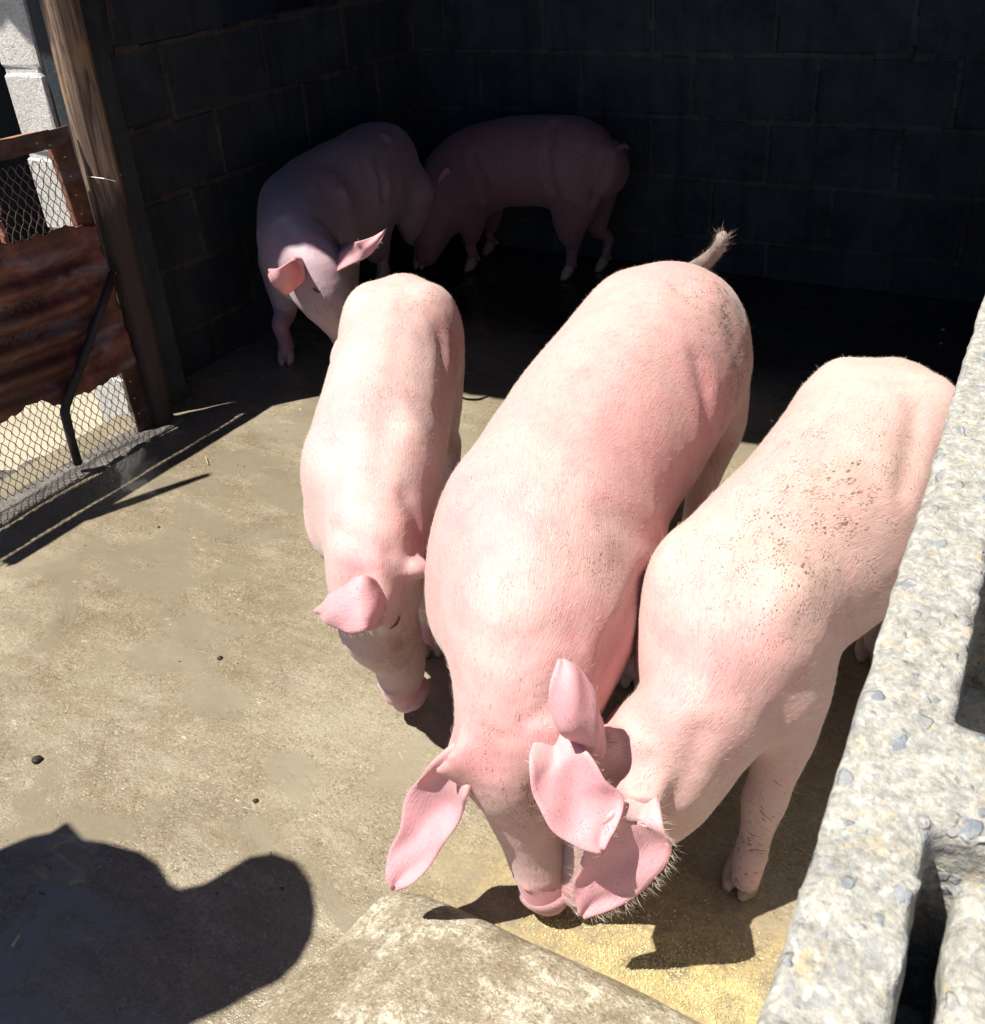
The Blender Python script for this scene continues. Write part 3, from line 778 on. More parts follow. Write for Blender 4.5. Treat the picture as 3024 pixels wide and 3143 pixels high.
# bent brace pipe
b = MB(); off = 0.034
def near_gate(p, off):
    p = np.array(p); d = (p - gBR) @ gN; C = np.array((2.24660,-3.25555,1.23947)); r_ = p - C; dd = r_ @ gN
    s = ((gBR - C) @ gN + off) / dd
    return C + r_ * s
pts = [near_gate(q, off) for q in ((0.1500,-1.6616,0.4377), (0.1500,-1.7366,0.3495), (0.1500,-1.8190,0.2570), (0.1500,-1.8942,0.1746), (0.1500,-1.9080,0.1519), (0.1500,-1.9124,0.0794), (0.1500,-1.9133,0.0062))]
b.tube(pts, [0.011, .011, .011, .012, .012, .011, .011], 10); b.build('brace', M_darkrust, gate, True)
# timber slats behind the mesh
for (p, q, nm) in (((0.1000,-1.7114,0.7659), (0.1300,-1.7178,0.5724), 'slat'), ((0.0800,-1.8848,0.6271), (0.0900,-1.8887,0.5717), 'slat')):
    b = MB(); p = near_gate(p, -0.03); q = near_gate(q, -0.03)
    b.tube([p, (p + q) / 2 + 0.002, q], 0.0085, 4); b.build(nm, M_slat, gate)
b = MB(); b.tube([(.135, -2.35, .80), (.13, -2.30, 1.0), (.128, -2.24, 1.235)], [.018, .018, .010], 8); b.build('shadow_stick', M_darkrust, gate, True)  # stick added out of view, shaped to cast the spike of shadow
# nail heads shining through holes in stile and rail
for p in ((0.1500,-1.7801,0.7867), (0.1500,-1.7477,0.7758), (0.1500,-1.7618,0.7683), (0.1550,-1.7200,0.7419), (0.1600,-1.7221,0.6973), (0.1650,-1.7252,0.6535), (0.1650,-1.7231,0.6071), (0.1700,-1.7149,0.1555), (0.1700,-1.7156,0.1065), (0.1700,-1.7134,0.0601)):
    q = near_gate(p, 0.005); b = MB(); b.tube([q, q + gN * 0.004], 0.0022, 6); b.build('rivet', M_nail, gate)

# ------------------------------------------------------------------ wooden post
pb = np.array((0.1820,-1.6545,0.0000)); pt0 = np.array((0.1720,-1.6380,1.0729)); ext = pt0 + (pt0 - pb) * 0.78
post = thing('wooden_post', 'weathered round wooden post between the gate and the block wall', 'post', tuple(pb))
NS, NR = 120, 40; V = []; F = []
for i in range(NS + 1):
    f_ = i / NS; c = pb + (ext - pb) * f_; c = c - np.array([0, 0, 0.06]) * (1 - f_)
    for k in range(NR):
        a = 2 * math.pi * k / NR
        rr = (0.030 + 0.012 * min(1, f_ / 0.38)) * (1 + 0.05 * math.sin(2 * a + f_ * 3) + 0.05 * math.sin(5 * a + f_ * 2) + 0.018 * math.sin(11 * a + 2 * math.sin(f_ * 9)) + 0.012 * math.sin(19 * a + f_ * 7))
        V.append(c + rr * np.array([math.cos(a), math.sin(a), 0]))
for i in range(NS):
    for k in range(NR): F.append((i * NR + k, i * NR + (k + 1) % NR, (i + 1) * NR + (k + 1) % NR, (i + 1) * NR + k))
F.append(tuple(range(NR - 1, -1, -1))); F.append(tuple(NS * NR + k for k in range(NR)))
mesh_obj('log', V, F, M_wood, post)
def on_post(p, out=0.0):
    C = np.array((2.24660,-3.25555,1.23947)); p = np.array(p); ax = (ext - pb) / np.linalg.norm(ext - pb)
    # the point of the view ray nearest to the axis, moved to the surface
    r_ = (p - C) / np.linalg.norm(p - C); best = None
    for s in np.linspace(1.2, 4.0, 1400):
        q = C + r_ * s; w_ = q - pb; d = np.linalg.norm(w_ - (w_ @ ax) * ax)
        if d < 0.046 + out: return q
    return p
b = MB(); p = on_post((0.1500,-1.6202,0.6643), .006); q = on_post((0.1500,-1.5885,0.6496), 0.012); b.tube([on_post((0.1500,-1.6688,0.6830), .004), p, q], 0.0011, 5); b.build('wire_tie', M_nail, post)
b = MB(); p = np.array((0.1900,-1.6048,0.6736)); q = np.array((0.1900,-1.6100,0.6517)); b.tube([p + [-.0, 0, .0], p + [0.001, 0, -0.002]], 0.005, 8); b.tube([p, q], 0.0013, 6)
o = b.build('nail', M_nail, post)

# ------------------------------------------------------------------ made-up sheet out of view, shaped to cast the shadow bottom left
shp = [(1.0198,-2.8382,0.0000), (1.0093,-2.7771,0.0000), (1.0326,-2.7384,0.0000), (1.0558,-2.7179,0.0000), (1.0609,-2.6943,0.0000), (1.1117,-2.7044,0.0000), (1.1457,-2.6934,0.0000), (1.2100,-2.6794,0.0000), (1.2527,-2.6831,0.0000), (1.2903,-2.6984,0.0000), (1.3119,-2.6989,0.0000),
       (1.3421,-2.6717,0.0000), (1.3540,-2.6410,0.0000), (1.3663,-2.6095,0.0000), (1.3936,-2.5883,0.0000), (1.4353,-2.5841,0.0000), (1.4766,-2.6022,0.0000), (1.5094,-2.6322,0.0000), (1.5310,-2.6657,0.0000), (1.5396,-2.7038,0.0000), (1.5339,-2.7395,0.0000), (1.5122,-2.7707,0.0000),
       (1.4963,-2.8023,0.0000), (1.4724,-2.8339,0.0000), (1.4506,-2.9173,0.0000), (1.4325,-3.0181,0.0000), (1.2943,-3.1229,0.0000), (1.0198,-3.0262,0.0000)]
sd = np.array(SUN) / SUN.z
pts = np.array(shp); cen = pts.mean(0); V = []
rings = 7
for k in range(rings + 1):
    f_ = k / rings
    for p in pts:
        g0 = cen + (p - cen) * f_
        hgt = 1.12 + 0.25 * (g0[0] - cen[0]) + 0.02 * math.sin(g0[0] * 30) + 0.02 * math.sin(g0[1] * 24)
        V.append(np.array([g0[0], g0[1], 0]) + sd * hgt)
V = np.array(V); m_ = len(pts); F = []
for k in range(rings):
    for i in range(m_): F.append((k * m_ + i, k * m_ + (i + 1) % m_, (k + 1) * m_ + (i + 1) % m_, (k + 1) * m_ + i))
nT = len(V); V2 = V - np.array([0, 0, 0.006]); F2 = [tuple(nT + i for i in f_[::-1]) for f_ in F]
F3 = [(rings * m_ + i, rings * m_ + (i + 1) % m_, nT + rings * m_ + (i + 1) % m_, nT + rings * m_ + i) for i in range(m_)]
o = mesh_obj('shadow_sheet', np.concatenate([V, V2]), F + F2 + F3, M_shadow_sheet)
tag(o, 'unseen sheet added beside the viewer to cast the rounded shadow bottom left', 'shadow caster')

# ------------------------------------------------------------------ pigs
def catmull(K, n):
    K = np.asarray(K, float); m = len(K)
    d = np.linalg.norm(np.diff(K[:, :3], axis=0), axis=1); s = np.concatenate([[0], np.cumsum(d)]); 
    # monotone-ish cubic hermite over arc length
    T = np.zeros_like(K)
    T[1:-1] = (K[2:] - K[:-2]) / (s[2:] - s[:-2])[:, None]; T[0] = (K[1] - K[0]) / (s[1] - s[0]); T[-1] = (K[-1] - K[-2]) / (s[-1] - s[-2])
    x = np.linspace(0, s[-1], n); i = np.clip(np.searchsorted(s, x, side='right') - 1, 0, m - 2)
    h = (s[i + 1] - s[i])[:, None]; t = ((x - s[i]) / (s[i + 1] - s[i]))[:, None]
    a = (2 * t ** 3 - 3 * t ** 2 + 1) * K[i] + (t ** 3 - 2 * t ** 2 + t) * h * T[i] + (-2 * t ** 3 + 3 * t ** 2) * K[i + 1] + (t ** 3 - t ** 2) * h * T[i + 1]
    return a, s[-1]

class Loft:
    def __init__(s, K, n=110, up=(0, 0, 1), ex=2.0, egg=0.0):
        S, s.L = catmull(K, n); s.C = S[:, :3]; s.a = np.maximum(S[:, 3], .003); s.b = np.maximum(S[:, 4], .003); s.n = n; s.ex = ex
        T = np.gradient(s.C, axis=0)
        for _ in range(3): T[1:-1] = (T[:-2] + T[1:-1] * 2 + T[2:]) / 4
        T /= np.linalg.norm(T, axis=1)[:, None]; s.T = T
        U = np.zeros_like(T); u = np.array(up, float)
        for i in range(n):
            u = u - (u @ T[i]) * T[i]; u /= np.linalg.norm(u); U[i] = u
        s.U = U; s.S = np.cross(T, U); s.egg = egg
    def field(s, P):
        out = np.full(len(P), 0.25); 
        mx = max(s.a.max(), s.b.max()) + 0.05
        lo = s.C.min(0) - mx; hi = s.C.max(0) + mx
        m = ((P >= lo) & (P <= hi)).all(1); Q = P[m]; f = np.zeros(len(Q)); I = np.zeros(len(Q), int)
        for c in range(0, len(Q), 60000):
            q = Q[c:c + 60000]
            d2 = (q ** 2).sum(1)[:, None] - 2 * q @ s.C.T + (s.C ** 2).sum(1)[None]
            i = d2.argmin(1); I[c:c + 60000] = i
            d = q - s.C[i]; w = (d * s.T[i]).sum(1); u = (d * s.S[i]).sum(1); v = (d * s.U[i]).sum(1)
            a = s.a[i] * (1 - s.egg * np.clip(v / s.b[i], -1, 1)); b = s.b[i]; e = s.ex; mn = np.minimum(a, b)
            r = ((np.abs(u) / a) ** e + (np.abs(v) / b) ** e) ** (1 / e)
            r = np.sqrt(r * r + (w / mn) ** 2 * ((i == 0) | (i == s.n - 1)))
            f[c:c + 60000] = (r - 1) * mn
        out[m] = f; full = np.zeros(len(P), int); full[m] = I
        return out, full
    def at(s, t, su=0, uu=0):
        """point at parameter t, offset in units of half-width / half-height"""
        i = int(round(t * (s.n - 1))); return s.C[i] + s.S[i] * s.a[i] * su + s.U[i] * s.b[i] * uu

def ellip(P, c, R, rad):
    d = (P - c) @ R; rad = np.array(rad); m = (np.abs(d) < rad + 0.08).all(1); out = np.full(len(P), .25)
    q = d[m] / rad; r = np.linalg.norm(q, axis=1); out[m] = (r - 1) * rad.min(); return out

def ear(parent, A, B, cup=0.012, thick=0.0028, curl=0.0, name='ear', notch=None):
    """A and B: the two long edges from base to tip; cup bulges the blade"""
    A, _ = catmull([(*p, 0) for p in A], 34); B, _ = catmull([(*p, 0) for p in B], 34); A = A[:, :3]; B = B[:, :3]
    sd_ = float(A[0, 0] * 31 + B[0, 1] * 17); W_ = (B - A) / (np.linalg.norm(B - A, axis=1)[:, None] + 1e-9)
    tt_ = np.arange(34) / 33.0; A = A + W_ * (0.0022 * np.sin(tt_ * 23 + sd_) * tt_ * (1 - tt_ ** 6))[:, None]; B = B - W_ * (0.0022 * np.sin(tt_ * 19 + 2 * sd_) * tt_ * (1 - tt_ ** 6))[:, None]
    NU = 16; V = []; n = 34
    for i in range(n):
        w = B[i] - A[i]; t = (A[min(i + 1, n - 1)] + B[min(i + 1, n - 1)] - A[max(i - 1, 0)] - B[max(i - 1, 0)])
        nn = np.cross(w, t); nn /= np.linalg.norm(nn) + 1e-9
        for k in range(NU + 1):
            f = k / NU; sn = math.sin(math.pi * f)
            bul = cup * sn * math.sin(math.pi * min(1.0, (i / (n - 1)) ** 0.75)) ** 0.8 * 1.1 + 0.0018 * math.sin(f * 9 + i * .5) + curl * (f - .5) ** 2 * (i / n)
            V.append(A[i] + w * f + nn * bul)
    V = np.array(V); N = np.zeros_like(V); F = []
    for i in range(n - 1):
        for k in range(NU): a = i * (NU + 1) + k; F.append((a, a + 1, a + NU + 2, a + NU + 1))
    N = vert_normals(V, np.array(F))
    th = np.array([(thick * (1.35 - 0.75 * (i / (n - 1))) + 0.007 * max(0.0, 1 - i / (n * 0.35)) ** 1.4) * (0.38 + 0.62 * math.sin(math.pi * k / NU) ** 0.6) for i in range(n) for k in range(NU + 1)])[:, None]
    Vt = V + N * th; Vb = V - N * th; nT = len(V); G = list(F) + [tuple(nT + q for q in f[::-1]) for f in F]
    ring = [k for k in range(NU + 1)] + [i * (NU + 1) + NU for i in range(1, n)] + [(n - 1) * (NU + 1) + k for k in range(NU - 1, -1, -1)] + [i * (NU + 1) for i in range(n - 2, 0, -1)]
    for p, q in zip(ring, ring[1:] + ring[:1]): G.append((p, nT + p, nT + q, q))
    ln_ = np.cumsum(np.concatenate([[0], np.linalg.norm(np.diff((A + B) / 2, axis=0), axis=1)]))
    fe = np.array([(ln_[i], (k / NU - .5) * np.linalg.norm(B[i] - A[i]) + .4, 0) for i in range(n) for k in range(NU + 1)])
    pe = np.array([min(1.0, 0.15 + 1.7 * i / n) for i in range(n) for k in range(NU + 1)]); de = 0.02 + 0.10 * vnoise(V * 30, 5, 2)
    o = mesh_obj(name, np.concatenate([Vt, Vb]), G, M_ear, parent, attrs={'fs': np.concatenate([fe, fe]), 'pink': np.concatenate([pe, pe]), 'dirt': np.concatenate([de, de])})
    import bmesh
    bm = bmesh.new(); bm.from_mesh(o.data); bmesh.ops.recalc_face_normals(bm, faces=bm.faces); bm.to_mesh(o.data); bm.free()
    # pale hairs along the rim
    return o, V.reshape(n, NU + 1, 3), N.reshape(n, NU + 1, 3)

def hair_mesh(name, parent, base, direc, nrm, length, width, tone, kind=True):
    n = len(base); side = np.cross(direc, nrm) + rng.normal(0, .35, (n, 3)); side /= np.linalg.norm(side, axis=1)[:, None]
    L = length[:, None]; W = width[:, None] / 2
    lift = nrm * 0.26 + direc * .96
    p1 = base + lift * L * 0.5; p2 = base + lift * L * 0.62 + direc * L * 0.42 + nrm * L * 0.04
    V = np.stack([base - side * W - nrm * .001, base + side * W - nrm * .001, p1 - side * W * .8, p1 + side * W * .8, p2], 1).reshape(-1, 3)
    i = np.arange(n)[:, None] * 5
    F = np.concatenate([i + np.array([[0, 1, 3]]), i + np.array([[0, 3, 2]]), i + np.array([[2, 3, 4]])])
    o = mesh_obj(name, V, F, M_hair, parent, attrs={'tone': np.repeat(tone, 5)})
    tag(o, kind='stuff'); return o

def make_pig(label, spine, legs, loc, mat, h=0.0072, bumps=(), grooves=(), muscles=(), dirt=(), pink=(), ears=(), tail=None, up=(0, 0, 1), snout=True, egg=0.10, ex=2.1,
             hairs=12000, eyes=(), group='pigs in the pen', hair_len=0.011, head_t=0.8, snout_r=0.034):
    t = thing('pig', label, 'pig', loc, group)
    body = Loft(spine, 150, up, ex, egg)
    # ripples of skin just behind the snout disc
    sN = np.linspace(0, 1, body.n) * body.L; dl = body.L - sN
    rip = 1 + 0.05 * np.sin(dl * 420) * np.exp(-((dl - 0.035) / 0.018) ** 2)
    body.a = body.a * rip; body.b = body.b * rip
    lofts = []
    for lg in legs:
        lofts.append(Loft(lg['K'], 50, lg.get('up', (0.3, 0.3, 0.1)), 2.0, 0.0))
    allC = np.concatenate([body.C] + [l.C for l in lofts]); mx = body.a.max() + 0.05
    lo = np.minimum(body.C.min(0) - mx, np.concatenate([l.C for l in lofts]).min(0) - .05); hi = np.maximum(body.C.max(0) + mx, np.concatenate([l.C for l in lofts]).max(0) + .05)
    lo[2] = -0.02
    lo, n, P = field_grid(lo, hi, h)
    f, I = body.field(P)
    for (tt, su, uu, rt, rs, ru, k) in muscles:
        i = int(round(tt * (body.n - 1))); R = np.stack([body.T[i], body.S[i], body.U[i]], 1)
        f = smin(f, ellip(P, body.at(tt, su, uu), R, (rt, rs, ru)), k)
    for (x, y, z, r) in bumps: f = smin(f, ellip(P, np.array([x, y, z]), np.eye(3), (r, r, r)), 0.03)
    for er in ears:                       # fleshy roots of the ears grow out of the head
        if not er.get('root', True): continue
        a_, _ = catmull([(*q, 0) for q in er['A']], 34); b_, _ = catmull([(*q, 0) for q in er['B']], 34); a_ = a_[:, :3]; b_ = b_[:, :3]
        nn_ = np.cross(b_[4] - a_[4], a_[8] - a_[2]); nn_ /= np.linalg.norm(nn_)
        K_ = []
        for ti, th_ in ((0, .019), (2, .015), (4, .011), (7, .0065)):
            K_.append((*((a_[ti] + b_[ti]) / 2), np.linalg.norm(b_[ti] - a_[ti]) / 2 * (1.0 if ti < 4 else .90), th_))
        g, _ = Loft(K_, 30, tuple(nn_), 2.0, 0.0).field(P); f = smin(f, g, 0.022)
    for l, lg in zip(lofts, legs):
        g, _ = l.field(P); f = smin(f, g, lg.get('k', 0.045))
    V, Q = surface_nets(f.reshape(n), lo, h, 2)
    _, I = body.field(V); N = vert_normals(V, Q)
    # vertex attributes: direction along the body, dirt, pinkness
    d = V - body.C[I]; ang = np.arctan2((d * body.S[I]).sum(1), (d * body.U[I]).sum(1)); rad = 0.5 * (body.a[I] + body.b[I])
    fs = np.stack([sN[I] + ((V - body.C[I]) * body.T[I]).sum(1), ang * 0.12, V[:, 2] * 0], 1)
    swirl = vnoise(V * 7, 51, 2); fs[:, 1] += 0.03 * swirl
    bvh = BVHTree.FromPolygons([tuple(v) for v in V], [tuple(int(i) for i in q) for q in Q])
    Cc = Vector((2.24660,-3.25555,1.23947))
    def snap(x, y, z):
        hit = bvh.ray_cast(Cc, (Vector((x, y, z)) - Cc).normalized())
        return np.array(hit[0]) if hit[0] is not None else np.array(bvh.find_nearest(Vector((x, y, z)))[0])
    di = np.full(len(V), 0.0)
    for (x, y, z, r, s) in dirt:
        dd = np.linalg.norm(V - snap(x, y, z), axis=1); di = np.maximum(di, s * np.exp(-(dd / r) ** 2))
    low = np.clip((0.20 - V[:, 2]) / 0.2, 0, 1) * (I < body.n * 0.75); di = np.maximum(di, 0.30 * low)
    di = np.clip(di * (0.65 + 0.6 * vnoise(V * 16, 77, 3)), 0, 1)
    pk = np.zeros(len(V))
    for (x, y, z, r, s) in pink:
        dd = np.linalg.norm(V - snap(x, y, z), axis=1); pk = np.maximum(pk, s * np.exp(-(dd / r) ** 2))
    pk = np.maximum(pk, np.clip((sN[I] - body.L + 0.05) / 0.04, 0, 1) * 0.9)
    # slight folds and muscle relief
    V = V + N * (0.0016 * vnoise(V * 24, 61, 2) + 0.0045 * vnoise(V * 8, 62, 2))[:, None]
    for (gp, dep, wid) in grooves:
        dep = dep * 0.65
        pl = [snap(*q) for q in gp]; seg = []
        for a_, b_ in zip(pl, pl[1:]):
            for f_ in np.linspace(0, 1, 14): seg.append(a_ + (b_ - a_) * f_)
        seg = np.array(seg); lo_ = seg.min(0) - wid * 4; hi_ = seg.max(0) + wid * 4; m_ = ((V > lo_) & (V < hi_)).all(1); q_ = V[m_]
        d_ = np.sqrt(np.maximum(((q_[:, None] - seg[None]) ** 2).sum(2), 0)).min(1)
        prof_ = -dep * np.exp(-(d_ / wid) ** 2) + dep * 0.45 * np.exp(-((d_ - wid * 2.0) / (wid * 1.1)) ** 2)
        V[m_] = q_ + N[m_] * prof_[:, None]
    mesh_obj('body', V, Q, mat, t, attrs={'fs': fs, 'dirt': di, 'pink': pk})
    # hooves: two claws and two dew claws on each leg
    for lg in legs:
        if 'foot' not in lg: continue
        fx, fy = lg['foot']; d2 = np.array(lg['dir'], float); d2 = d2 / np.linalg.norm(d2); s2 = np.array([-d2[1], d2[0]])
        hl = np.array([fx, fy, 0.0]); D = np.array([*d2, 0]); S2 = np.array([*s2, 0])
        lo2, n2, P2 = field_grid(hl - [.07, .07, .004], hl + [.07, .07, .075], 0.0034)
        g = None
        for sg in (-1, 1):
            K = [(*(hl + S2 * sg * .0095 - D * .004 + [0, 0, .048]), .0135, .0150), (*(hl + S2 * sg * .0115 + D * .006 + [0, 0, .030]), .0140, .0165), (*(hl + S2 * sg * .0130 + D * .015 + [0, 0, .014]), .0130, .0140), (*(hl + S2 * sg * .0115 + D * .025 + [0, 0, .007]), .008, .007)]
            q, _ = Loft(K, 24, tuple(D * .5 + np.array([0, 0, 1])), 2.0, 0).field(P2); g = q if g is None else np.minimum(g, q)
            K = [(*(hl + S2 * sg * .019 - D * .014 + [0, 0, .056]), .006, .006), (*(hl + S2 * sg * .019 - D * .020 + [0, 0, .042]), .0042, .0042)]
            q, _ = Loft(K, 12, (0.2, 0.3, 1), 2.0, 0).field(P2); g = np.minimum(g, q)
        g = np.maximum(g, -P2[:, 2] + 0.001)
        Vh, Qh = surface_nets(g.reshape(n2), lo2, 0.0034, 1); mesh_obj('hoof', Vh, Qh, M_hoof, t)
    # snout disc with nostrils
    if snout:
        e = body.C[-1]; T = body.T[-1]; S_ = body.S[-1]; U_ = body.U[-1]; rr = snout_r
        Vs = []; Fs = []; prof = [(0.78, -0.020), (0.92, -0.010), (1.02, -0.003), (1.03, 0.003), (0.96, 0.008), (0.80, 0.0085), (0.5, 0.007), (0.0, 0.006)]
        NRr = 28
        for (pr_, ph) in prof[:-1]:
            for k in range(NRr):
                a = 2 * math.pi * k / NRr; w = 1 + 0.05 * math.cos(2 * a) - (0.05 * math.cos(a) if abs(math.cos(a)) > .6 else 0)
                Vs.append(e + T * (ph + 0.002) + (S_ * math.sin(a) * 1.08 + U_ * math.cos(a) * 0.95) * rr * pr_ * w)
        Vs.append(e + T * 0.0075)
        for j in range(len(prof) - 2):
            for k in range(NRr): Fs.append((j * NRr + k, j * NRr + (k + 1) % NRr, (j + 1) * NRr + (k + 1) % NRr, (j + 1) * NRr + k))
        b0 = (len(prof) - 2) * NRr
        for k in range(NRr): Fs.append((b0 + k, b0 + (k + 1) % NRr, len(Vs) - 1))
        so = mesh_obj('snout', Vs, Fs, M_snout, t)
        for sg in (-1, 1):
            c = e + T * 0.009 + S_ * sg * rr * 0.36; Vn = []; Fn = []
            for k in range(12):
                a = 2 * math.pi * k / 12; Vn.append(c + (S_ * math.sin(a) * .0055 + U_ * math.cos(a) * .0085))
            Vn.append(c + T * 0.001); Fn = [(k, (k + 1) % 12, 12) for k in range(12)]
            no = mesh_obj('nostril', Vn, Fn, M_nostril, None, off=t.location); no.parent = so
    # eyes: half-closed slit between two swollen lids
    for (p, axis) in eyes:
        C = Vector((2.24660,-3.25555,1.23947)); dr = (Vector(p) - C).normalized(); hit = bvh.ray_cast(C, dr)
        if hit[0] is None: hit = bvh.find_nearest(Vector(p))
        c = np.array(hit[0]); nn = np.array(hit[1]); ax = np.array(axis, float); ax -= (ax @ nn) * nn; ax /= np.linalg.norm(ax); bb = np.cross(nn, ax)
        B = MB(); pts = [c + ax * x + bb * 0.0015 * math.cos(x * 180) + nn * (0.0012 - 6 * x * x) for x in np.linspace(-.010, .010, 9)]
        B.tube(pts, [0.0004 + 0.0020 * math.sin(math.pi * i / 8) for i in range(9)], 8); B.build('eye', M_eye, t, True)
        for sg in (-1, 1):
            B = MB(); pts = [c + ax * x + bb * sg * (0.0048 * math.cos(x * 110)) + nn * (0.0004 - 7 * x * x) for x in np.linspace(-.013, .013, 9)]
            B.tube(pts, [0.0005 + 0.0017 * math.sin(math.pi * i / 8) for i in range(9)], 8); B.build('eyelid', M_lid, t, True)
    # ears
    rimB = []; 
    for er in ears:
        for key in ('A', 'B'):
            for ri, offn in ((0, -.022), (1, -.006)):
                if er.get('snap', True):
                    q_ = snap(*er[key][ri]); hit_ = bvh.find_nearest(Vector(q_)); er[key][ri] = tuple(np.array(hit_[0]) + np.array(hit_[1]) * offn)
        if er.get('snap', True):
            a0_, b0_ = np.array(er['A'][0]), np.array(er['B'][0]); er['A'][0] = tuple(a0_ + (b0_ - a0_) * .18); er['B'][0] = tuple(b0_ + (a0_ - b0_) * .18)
        o, EV, EN = ear(t, er['A'], er['B'], er.get('cup', .012), curl=er.get('curl', 0))
        nh = er.get('hair', 90)
        for (row, inn) in ((EV[:, 0], EV[:, 3]), (EV[:, -1], EV[:, -4])):
            k = rng.integers(4, len(row), nh); rimB.append((row[k] + rng.normal(0, .0015, (nh, 3)), (row[k] - inn[k]) / (np.linalg.norm(row[k] - inn[k], axis=1)[:, None] + 1e-9) + rng.normal(0, .35, (nh, 3)), np.full(nh, er.get('hl', .008)) * rng.uniform(.5, 1.5, nh)))
    # tail
    if tail is not None:
        K, _ = catmull(tail, 26); B = MB(); B.tube([tuple(k[:3]) for k in K], [max(k[3], .002) for k in K], 10); B.build('tail', mat if hairs < 10000 else M_tail, t, True)
        nh = 700 if hairs > 10000 else 50; k = rng.integers(5, 25, nh); ang_ = rng.uniform(0, 2 * math.pi, nh)
        tt = K[np.minimum(k + 1, 25), :3] - K[k - 1, :3]; tt /= np.linalg.norm(tt, axis=1)[:, None]
        sv = np.cross(tt, [0.3, 0.2, .9]); sv /= np.linalg.norm(sv, axis=1)[:, None]; bv = np.cross(tt, sv)
        nr = sv * np.cos(ang_)[:, None] + bv * np.sin(ang_)[:, None]
        hair_mesh('tail_hair', t, K[k, :3] + nr * K[k, 3][:, None] * .9, tt * .8 + nr * .3 + rng.normal(0, .25, (nh, 3)), nr, rng.uniform(.006, .014, nh) * (0.5 + k / 26), np.full(nh, .0005), rng.uniform(.15, .75, nh))
    # coat of fine bristles lying back along the body
    if hairs:
        A_ = V[Q]; ar = np.linalg.norm(np.cross(A_[:, 1] - A_[:, 0], A_[:, 3] - A_[:, 0]), axis=1)
        okf = (sN[I[Q[:, 0]]] < body.L - 0.05) & (A_[:, 0, 2] > 0.03); ar = ar * okf
        fi = rng.choice(len(Q), hairs, p=ar / ar.sum()); uv = rng.random((hairs, 2))
        bs = A_[fi, 0] * ((1 - uv[:, :1]) * (1 - uv[:, 1:])) + A_[fi, 1] * (uv[:, :1] * (1 - uv[:, 1:])) + A_[fi, 2] * (uv[:, :1] * uv[:, 1:]) + A_[fi, 3] * ((1 - uv[:, :1]) * uv[:, 1:])
        nr = N[Q[fi, 0]]; ii = I[Q[fi, 0]]; leg_low = (bs[:, 2] < 0.22)[:, None]
        dr = -body.T[ii] + np.array([0, 0, -0.55]); dr = np.where(leg_low, np.array([0, 0, -1.0]) - body.T[ii] * .2, dr)
        sw = np.stack([vnoise(bs * 9, s_, 2) for s_ in (71, 72, 73)], 1); dr = dr + sw * 0.9 + rng.normal(0, .16, (hairs, 3))
        dr = dr - (dr * nr).sum(1)[:, None] * nr; dr /= np.linalg.norm(dr, axis=1)[:, None]
        ln = hair_len * rng.uniform(.5, 1.25, hairs) * np.where(rng.random(hairs) < .012, 2.4, 1)
        dk = di[Q[fi, 0]]; tone = np.clip(rng.normal(.10, .10, hairs) + (rng.random(hairs) < dk * .7) * .7, 0, 1)
        bases = [bs]; drs = [dr]; nrs = [nr]; lns = [ln]; tns = [tone]
        for (rb, rd, rl) in rimB:
            rd = rd / np.linalg.norm(rd, axis=1)[:, None]; bases.append(rb); drs.append(rd); nn_ = np.cross(rd, [.3, .5, .8]); nrs.append(nn_ / np.linalg.norm(nn_, axis=1)[:, None]); lns.append(rl); tns.append(np.full(len(rb), .02))
        base = np.concatenate(bases); wd = np.concatenate([np.full(hairs, .00026), np.full(len(base) - hairs, .00028)])
        hair_mesh('bristles', t, base, np.concatenate(drs), np.concatenate(nrs), np.concatenate(lns), wd, np.concatenate(tns))
    return t, body

def leg(front, top, foot, d, thick=1.0, mid=None, kk=0.045):
    """joint chain from the trunk point to the foot; d = heading of the pig (towards its head)"""
    top = np.array(top, float); F = np.array([foot[0], foot[1], 0.0]); d = np.array([d[0], d[1], 0.0]); d /= np.linalg.norm(d); k = thick
    lerp = lambda f: top + (F - top) * f
    H = top[2]
    if front:
        P = [(top, .062, .075), (lerp(.28) - d * .010, .050, .060), (lerp(.50) - d * .006, .034, .038), (np.array([F[0], F[1], min(.150, .42 * H)]) + d * .006, .0265, .029), (np.array([F[0], F[1], min(.105, .30 * H)]) + d * .002, .0215, .022), (np.array([F[0], F[1], .062]) - d * .006, .0225, .024), (np.array([F[0], F[1], .035]) + d * .006, .021, .020)]
    else:
        P = [(top, .075, .095), (lerp(.25) + d * .018, .060, .085), (lerp(.48) + d * .012, .040, .052), (np.array([F[0], F[1], min(.165, .40 * H)]) - d * .020, .027, .033), (np.array([F[0], F[1], min(.112, .28 * H)]) - d * .012, .022, .024), (np.array([F[0], F[1], .062]) - d * .008, .0225, .024), (np.array([F[0], F[1], .035]) + d * .006, .021, .020)]
    K = [(*p, a * k, b * k) for p, a, b in P]
    return {'K': K, 'foot': foot, 'dir': (d[0], d[1]), 'up': tuple(d), 'k': kk}

